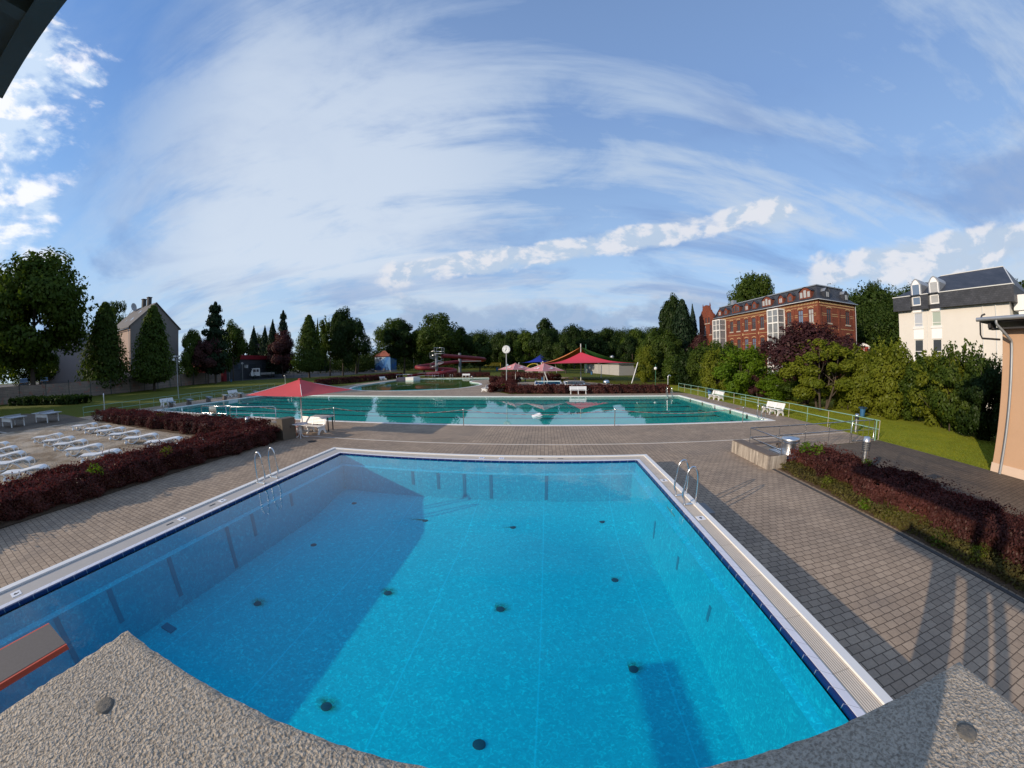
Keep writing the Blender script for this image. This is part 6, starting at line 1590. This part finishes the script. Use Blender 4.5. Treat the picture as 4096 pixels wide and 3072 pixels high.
T('broadleaf_tree', 'tallest crown behind the water slide', 'tree', -35.4, 112, 20.0, 15.5, 'broad', 'mid', .12, seed=18, n=20000, size=.019, group=GB_)
T('broadleaf_tree', 'dark tree between the mural hut and the slide', 'tree', -46, 128, 17, 14, 'round', 'dark', .10, seed=15, n=14000, group=GB_)
T('broadleaf_tree', 'dark tree right of the slide tower top', 'tree', -30.0, 120, 16.0, 10, 'round', 'dark', .08, seed=17, n=16000, group=GB_)
far = [(-24, 128, 14, 11, 'round', 'forest', 'low tree row right of the water slide, left crown'), (-13, 150, 17, 13, 'round', 'forest', 'round tree left of the clock'), (-20, 162, 18, 13, 'oval', 'forest', 'pale tree far behind the slide column'),
       (-6, 124, 14.5, 10, 'round', 'mid', 'green tree behind the clock face'), (-.3, 120, 18.3, 10.8, 'round', 'dark', 'dome shaped tree above the blue sail'), (2.1, 105, 10.8, 6.6, 'oval', 'forest', 'light oval tree right of the blue sail top'),
       (6.2, 101, 11.2, 7.2, 'round', 'forest', 'light round tree left of the sail mast'), (13.6, 159.4, 20.8, 12, 'broad', 'dark', 'dark far tree above the red sail mast'), (17, 134, 15.5, 13, 'round', 'dark', 'dark tree right behind the sail mast'),
       (24.5, 137.8, 16.5, 13, 'round', 'forest', 'tree above the green sail edge'), (29.5, 108, 13.8, 10.5, 'round', 'mid', 'rounded tree behind the grey shed'), (24.5, 96, 10.5, 8, 'round', 'dark', 'dark bush at the right end of the grey shed')]
for i, (x, y, h, w, k, lf, lb) in enumerate(far): T('broadleaf_tree', lb, 'tree', x, y, h, w, k, lf, .08, seed=17 if k == 'round' else 19 + i, n=16000 if k == 'round' else 9000, size=.022, group=GB_)
# right side
T('broadleaf_tree', 'leafy green tree left of the dark fir', 'tree', 22.4, 69.5, 10.6, 8.2, 'round', 'mid', .06, seed=31, n=16000, group=GR_)
T('broadleaf_tree', 'second leafy green tree just left of the dark fir', 'tree', 22.6, 62.0, 9.3, 7.0, 'oval', 'mid', .05, seed=32, n=14000, group=GR_)
T('broadleaf_tree', 'tall narrow tree behind the dark fir', 'tree', 28.6, 75.5, 18.6, 7.2, 'oval', 'dark', .1, seed=33, n=14000, group=GR_)
T('fir_tree', 'broad dark fir left of the brick building', 'tree', 28.0, 67.5, 15.8, 8.4, 'cone', 'needle', .03, seed=34, n=18000, size=.022, group=GR_)
T('spruce_tree', 'slim blue spruce at the gable end of the brick building', 'tree', 32.3, 72.0, 15.8, 4.8, 'spruce', 'blue', .05, seed=35, n=9000, size=.026, group=GR_)
T('copper_tree', 'dull purple tree below the blue spruce', 'tree', 28.6, 61.5, 8.8, 5.5, 'oval', 'copper', .05, seed=36, n=10000, group=GR_)
sh = [(17.6, 59.6, 6.4, 4.0, 'shrub', 'yellow', 'yellow green bush beside the grey shed'), (20.2, 50.5, 4.6, 5.0, 'shrub', 'mid', 'green bush behind the globe lamp'), (20.6, 46.0, 5.7, 5.6, 'shrub', 'dark', 'dark bush at the far end of the right railing'),
      (21.6, 42.6, 6.3, 5.6, 'shrub', 'mid', 'tall green shrub behind the far right bench'), (20.6, 38.6, 5.2, 4.6, 'shrub', 'yellow', 'olive shrub left of the bright green bush'), (24.5, 45.5, 6.9, 6.0, 'round', 'mid', 'tall shrub before the gable of the brick building'),
      (21.0, 33.6, 5.5, 6.0, 'shrub', 'bright', 'large bright green round bush before the brick building'), (22.2, 32.0, 2.7, 2.6, 'shrub', 'copper', 'small purple shrub right of the bright green bush'),
      (23.2, 30.0, 3.0, 5.0, 'shrub', 'bright', 'low wide green bush below the copper tree, left'), (23.2, 26.5, 2.7, 4.2, 'shrub', 'mid', 'low green bush below the copper tree, right'),
      (24.6, 22.6, 5.3, 4.6, 'shrub', 'yellow', 'olive green bush right of the copper tree'), (24.4, 19.9, 4.6, 4.0, 'shrub', 'yellow', 'olive bush left of the blue bin'), (24.2, 18.0, 5.5, 4.4, 'shrub', 'yellow', 'tall olive shrub behind the blue bin'),
      (25.4, 15.6, 4.5, 4.2, 'shrub', 'mid', 'wide shrub under the lower windows of the cream house'), (24.6, 13.9, 4.8, 4.2, 'shrub', 'yellow', 'tallest shrub before the cream house'),
      (24.0, 12.0, 5.2, 3.8, 'shrub', 'mid', 'whippy shrub left of the peach building'), (23.2, 10.0, 4.4, 3.4, 'shrub', 'dark', 'dark shaded shrub against the peach building'), (24.6, 8.4, 4.0, 3.6, 'shrub', 'dark', 'shrub half hidden behind the peach building'), (27, 17.5, 4.4, 4.4, 'shrub', 'mid', 'green shrub in the second row before the cream house')]
for i, (x, y, h, w, k, lf, lb) in enumerate(sh): T('shrub', lb, 'shrub', x, y, h, w, k, lf, .02, seed=41 + i % 4, n=16000, size=.021, group=GR_, stems=3, trunk=.05)
T('copper_tree', 'big spreading copper tree in front of the brick building', 'tree', 23.6, 26.2, 7.2, 8.8, 'broad', 'copper', .18, seed=51, n=22000, size=.017, group=GR_, stems=4, trunk=.16)
T('hawthorn_tree', 'spreading olive green hawthorn below the copper tree', 'tree', 21.9, 22.9, 5.4, 6.4, 'loose', 'yellow', .12, seed=52, n=18000, size=.019, group=GR_, stems=5, trunk=.10)
T('broadleaf_tree', 'round dark oak rising behind the brick building roof', 'tree', 52.6, 79.1, 24.0, 12.2, 'broad', 'mid', .2, z=2.3, seed=53, n=20000, size=.019, group=GR_)
T('birch_tree', 'thin pale birch on the slope between the two right buildings', 'tree', 76, 59.5, 17.2, 5.5, 'loose', 'forest', .35, z=6.0, seed=54, n=4500, size=.02, group=GR_, trunk=.12)
T('shrub', 'clipped dark hedge bush beside the tiny red playhouse', 'shrub', 47.4, 37.0, 6.3, 4.6, 'shrub', 'mid', .0, z=.5, seed=44, n=16000, size=.021, group=GR_, stems=3, trunk=.05)
# far wood on the hills: one mass
def woods(name, spots, leaf, seed):
    rng = np.random.default_rng(seed); PP = []; NN = []; SZ = []
    for (x, y, z, h, w, n) in spots:
        L = 12; d = sph(rng, L); C = d * .34 * np.array([1, 1, .8]); r = rng.uniform(.13, .24, L); idx = rng.integers(0, L, n); dd = sph(rng, n)
        p = C[idx] + dd * r[idx][:, None]
        PP.append(np.array([x, y, z + h * .5]) + p * np.array([w, w, h])); NN.append(dd + p + np.array([0, 0, .4])); SZ.append(np.full(n, w * .032))
    P_ = np.concatenate(PP); N_ = np.concatenate(NN); s_ = np.concatenate(SZ)
    rng2 = np.random.default_rng(seed)
    me = leaf_cloud(name, P_, N_, 1.0, LEAF[leaf], seed)
    # sizes per leaf
    v = np.empty(len(P_) * 12); me.vertices.foreach_get('co', v); v = v.reshape(-1, 4, 3); c_ = P_[:, None, :]
    v = c_ + (v - c_) * s_[:, None, None]; me.vertices.foreach_set('co', v.ravel()); me.update()
    o = bpy.data.objects.new(name, me); COL.objects.link(o); o['kind'] = 'stuff'; return o
rg = random.Random(9); sp = []
for i in range(430):
    azd = rg.uniform(20, 88); d = rg.uniform(84, 210)
    if azd < 27 and d < 120: continue
    x, y = d * math.sin(R(azd)), d * math.cos(R(azd)); z = hill_h(x, y); h = rg.uniform(10, 15)
    sp.append((x, y, z - 1.2, h, rg.uniform(8, 12), 900))
for i in range(60):
    azd = rg.uniform(49.5, 56); d = rg.uniform(70, 84); x, y = d * math.sin(R(azd)), d * math.cos(R(azd)); sp.append((x, y, hill_h(x, y) - 1, rg.uniform(6, 10), rg.uniform(5, 8), 900))
o = woods('wooded_slope', sp, 'forest', 61); o['label'] = 'wooded slope behind the brick building and the cream house'
sp = []
for i in range(620):
    azd = rg.uniform(-34, 24); d = rg.uniform(165, 330)
    x, y = d * math.sin(R(azd)), d * math.cos(R(azd)); z = hill_h(x, y)
    sp.append((x, y, z - 1.5, rg.uniform(11, 16), rg.uniform(9, 14), 420))
for i in range(90):
    azd = rg.uniform(-70, -34); d = rg.uniform(170, 230); x, y = d * math.sin(R(azd)), d * math.cos(R(azd)); sp.append((x, y, -1, rg.uniform(9, 13), rg.uniform(9, 14), 420))
o = woods('far_wood', sp, 'forest', 62); o['label'] = 'dark wooded hill closing the view behind the pools'

# trees off to the left of the view: they keep the table tennis corner in shade
for i, (x, y, h, w, lb) in enumerate([(-72, -13, 16, 13, 'broad tree left of the view, nearest the sand'), (-66, -24, 17, 13, 'broad tree left of the view, farthest from the wall'), (-79, -3, 21, 14, 'tall tree left of the view beside the concrete wall'),
        (-104, 9, 13, 15, 'round tree at the left edge behind the wall'), (-112, 24, 13, 14, 'low round tree behind the wall beside the big tree')]):
    T('broadleaf_tree', lb, 'tree', x, y, h, w, 'broad', 'mid', .1, seed=16, n=20000, size=.018, group=GL_)
# short grass blades on the brighter lawn strip by the right path
rng = np.random.default_rng(5); n_ = 60000
gx_ = 16.45 + (rng.uniform(0, 1, n_) ** 1.2) * 6.0; gy_ = rng.uniform(2.5, 34, n_)
gp_ = np.column_stack([gx_, gy_, rng.uniform(-.01, .03, n_)]); gn_ = np.column_stack([rng.normal(0, 1, (n_, 2)), np.full(n_, .25)])
LEAF['grass'] = leaf_mat('grass_blades', (.115, .150, .012), (.26, .27, .024), .3)
o = bpy.data.objects.new('grass', leaf_cloud('grass', gp_, gn_, .026, LEAF['grass'], 6, .35)); COL.objects.link(o); o['kind'] = 'stuff'
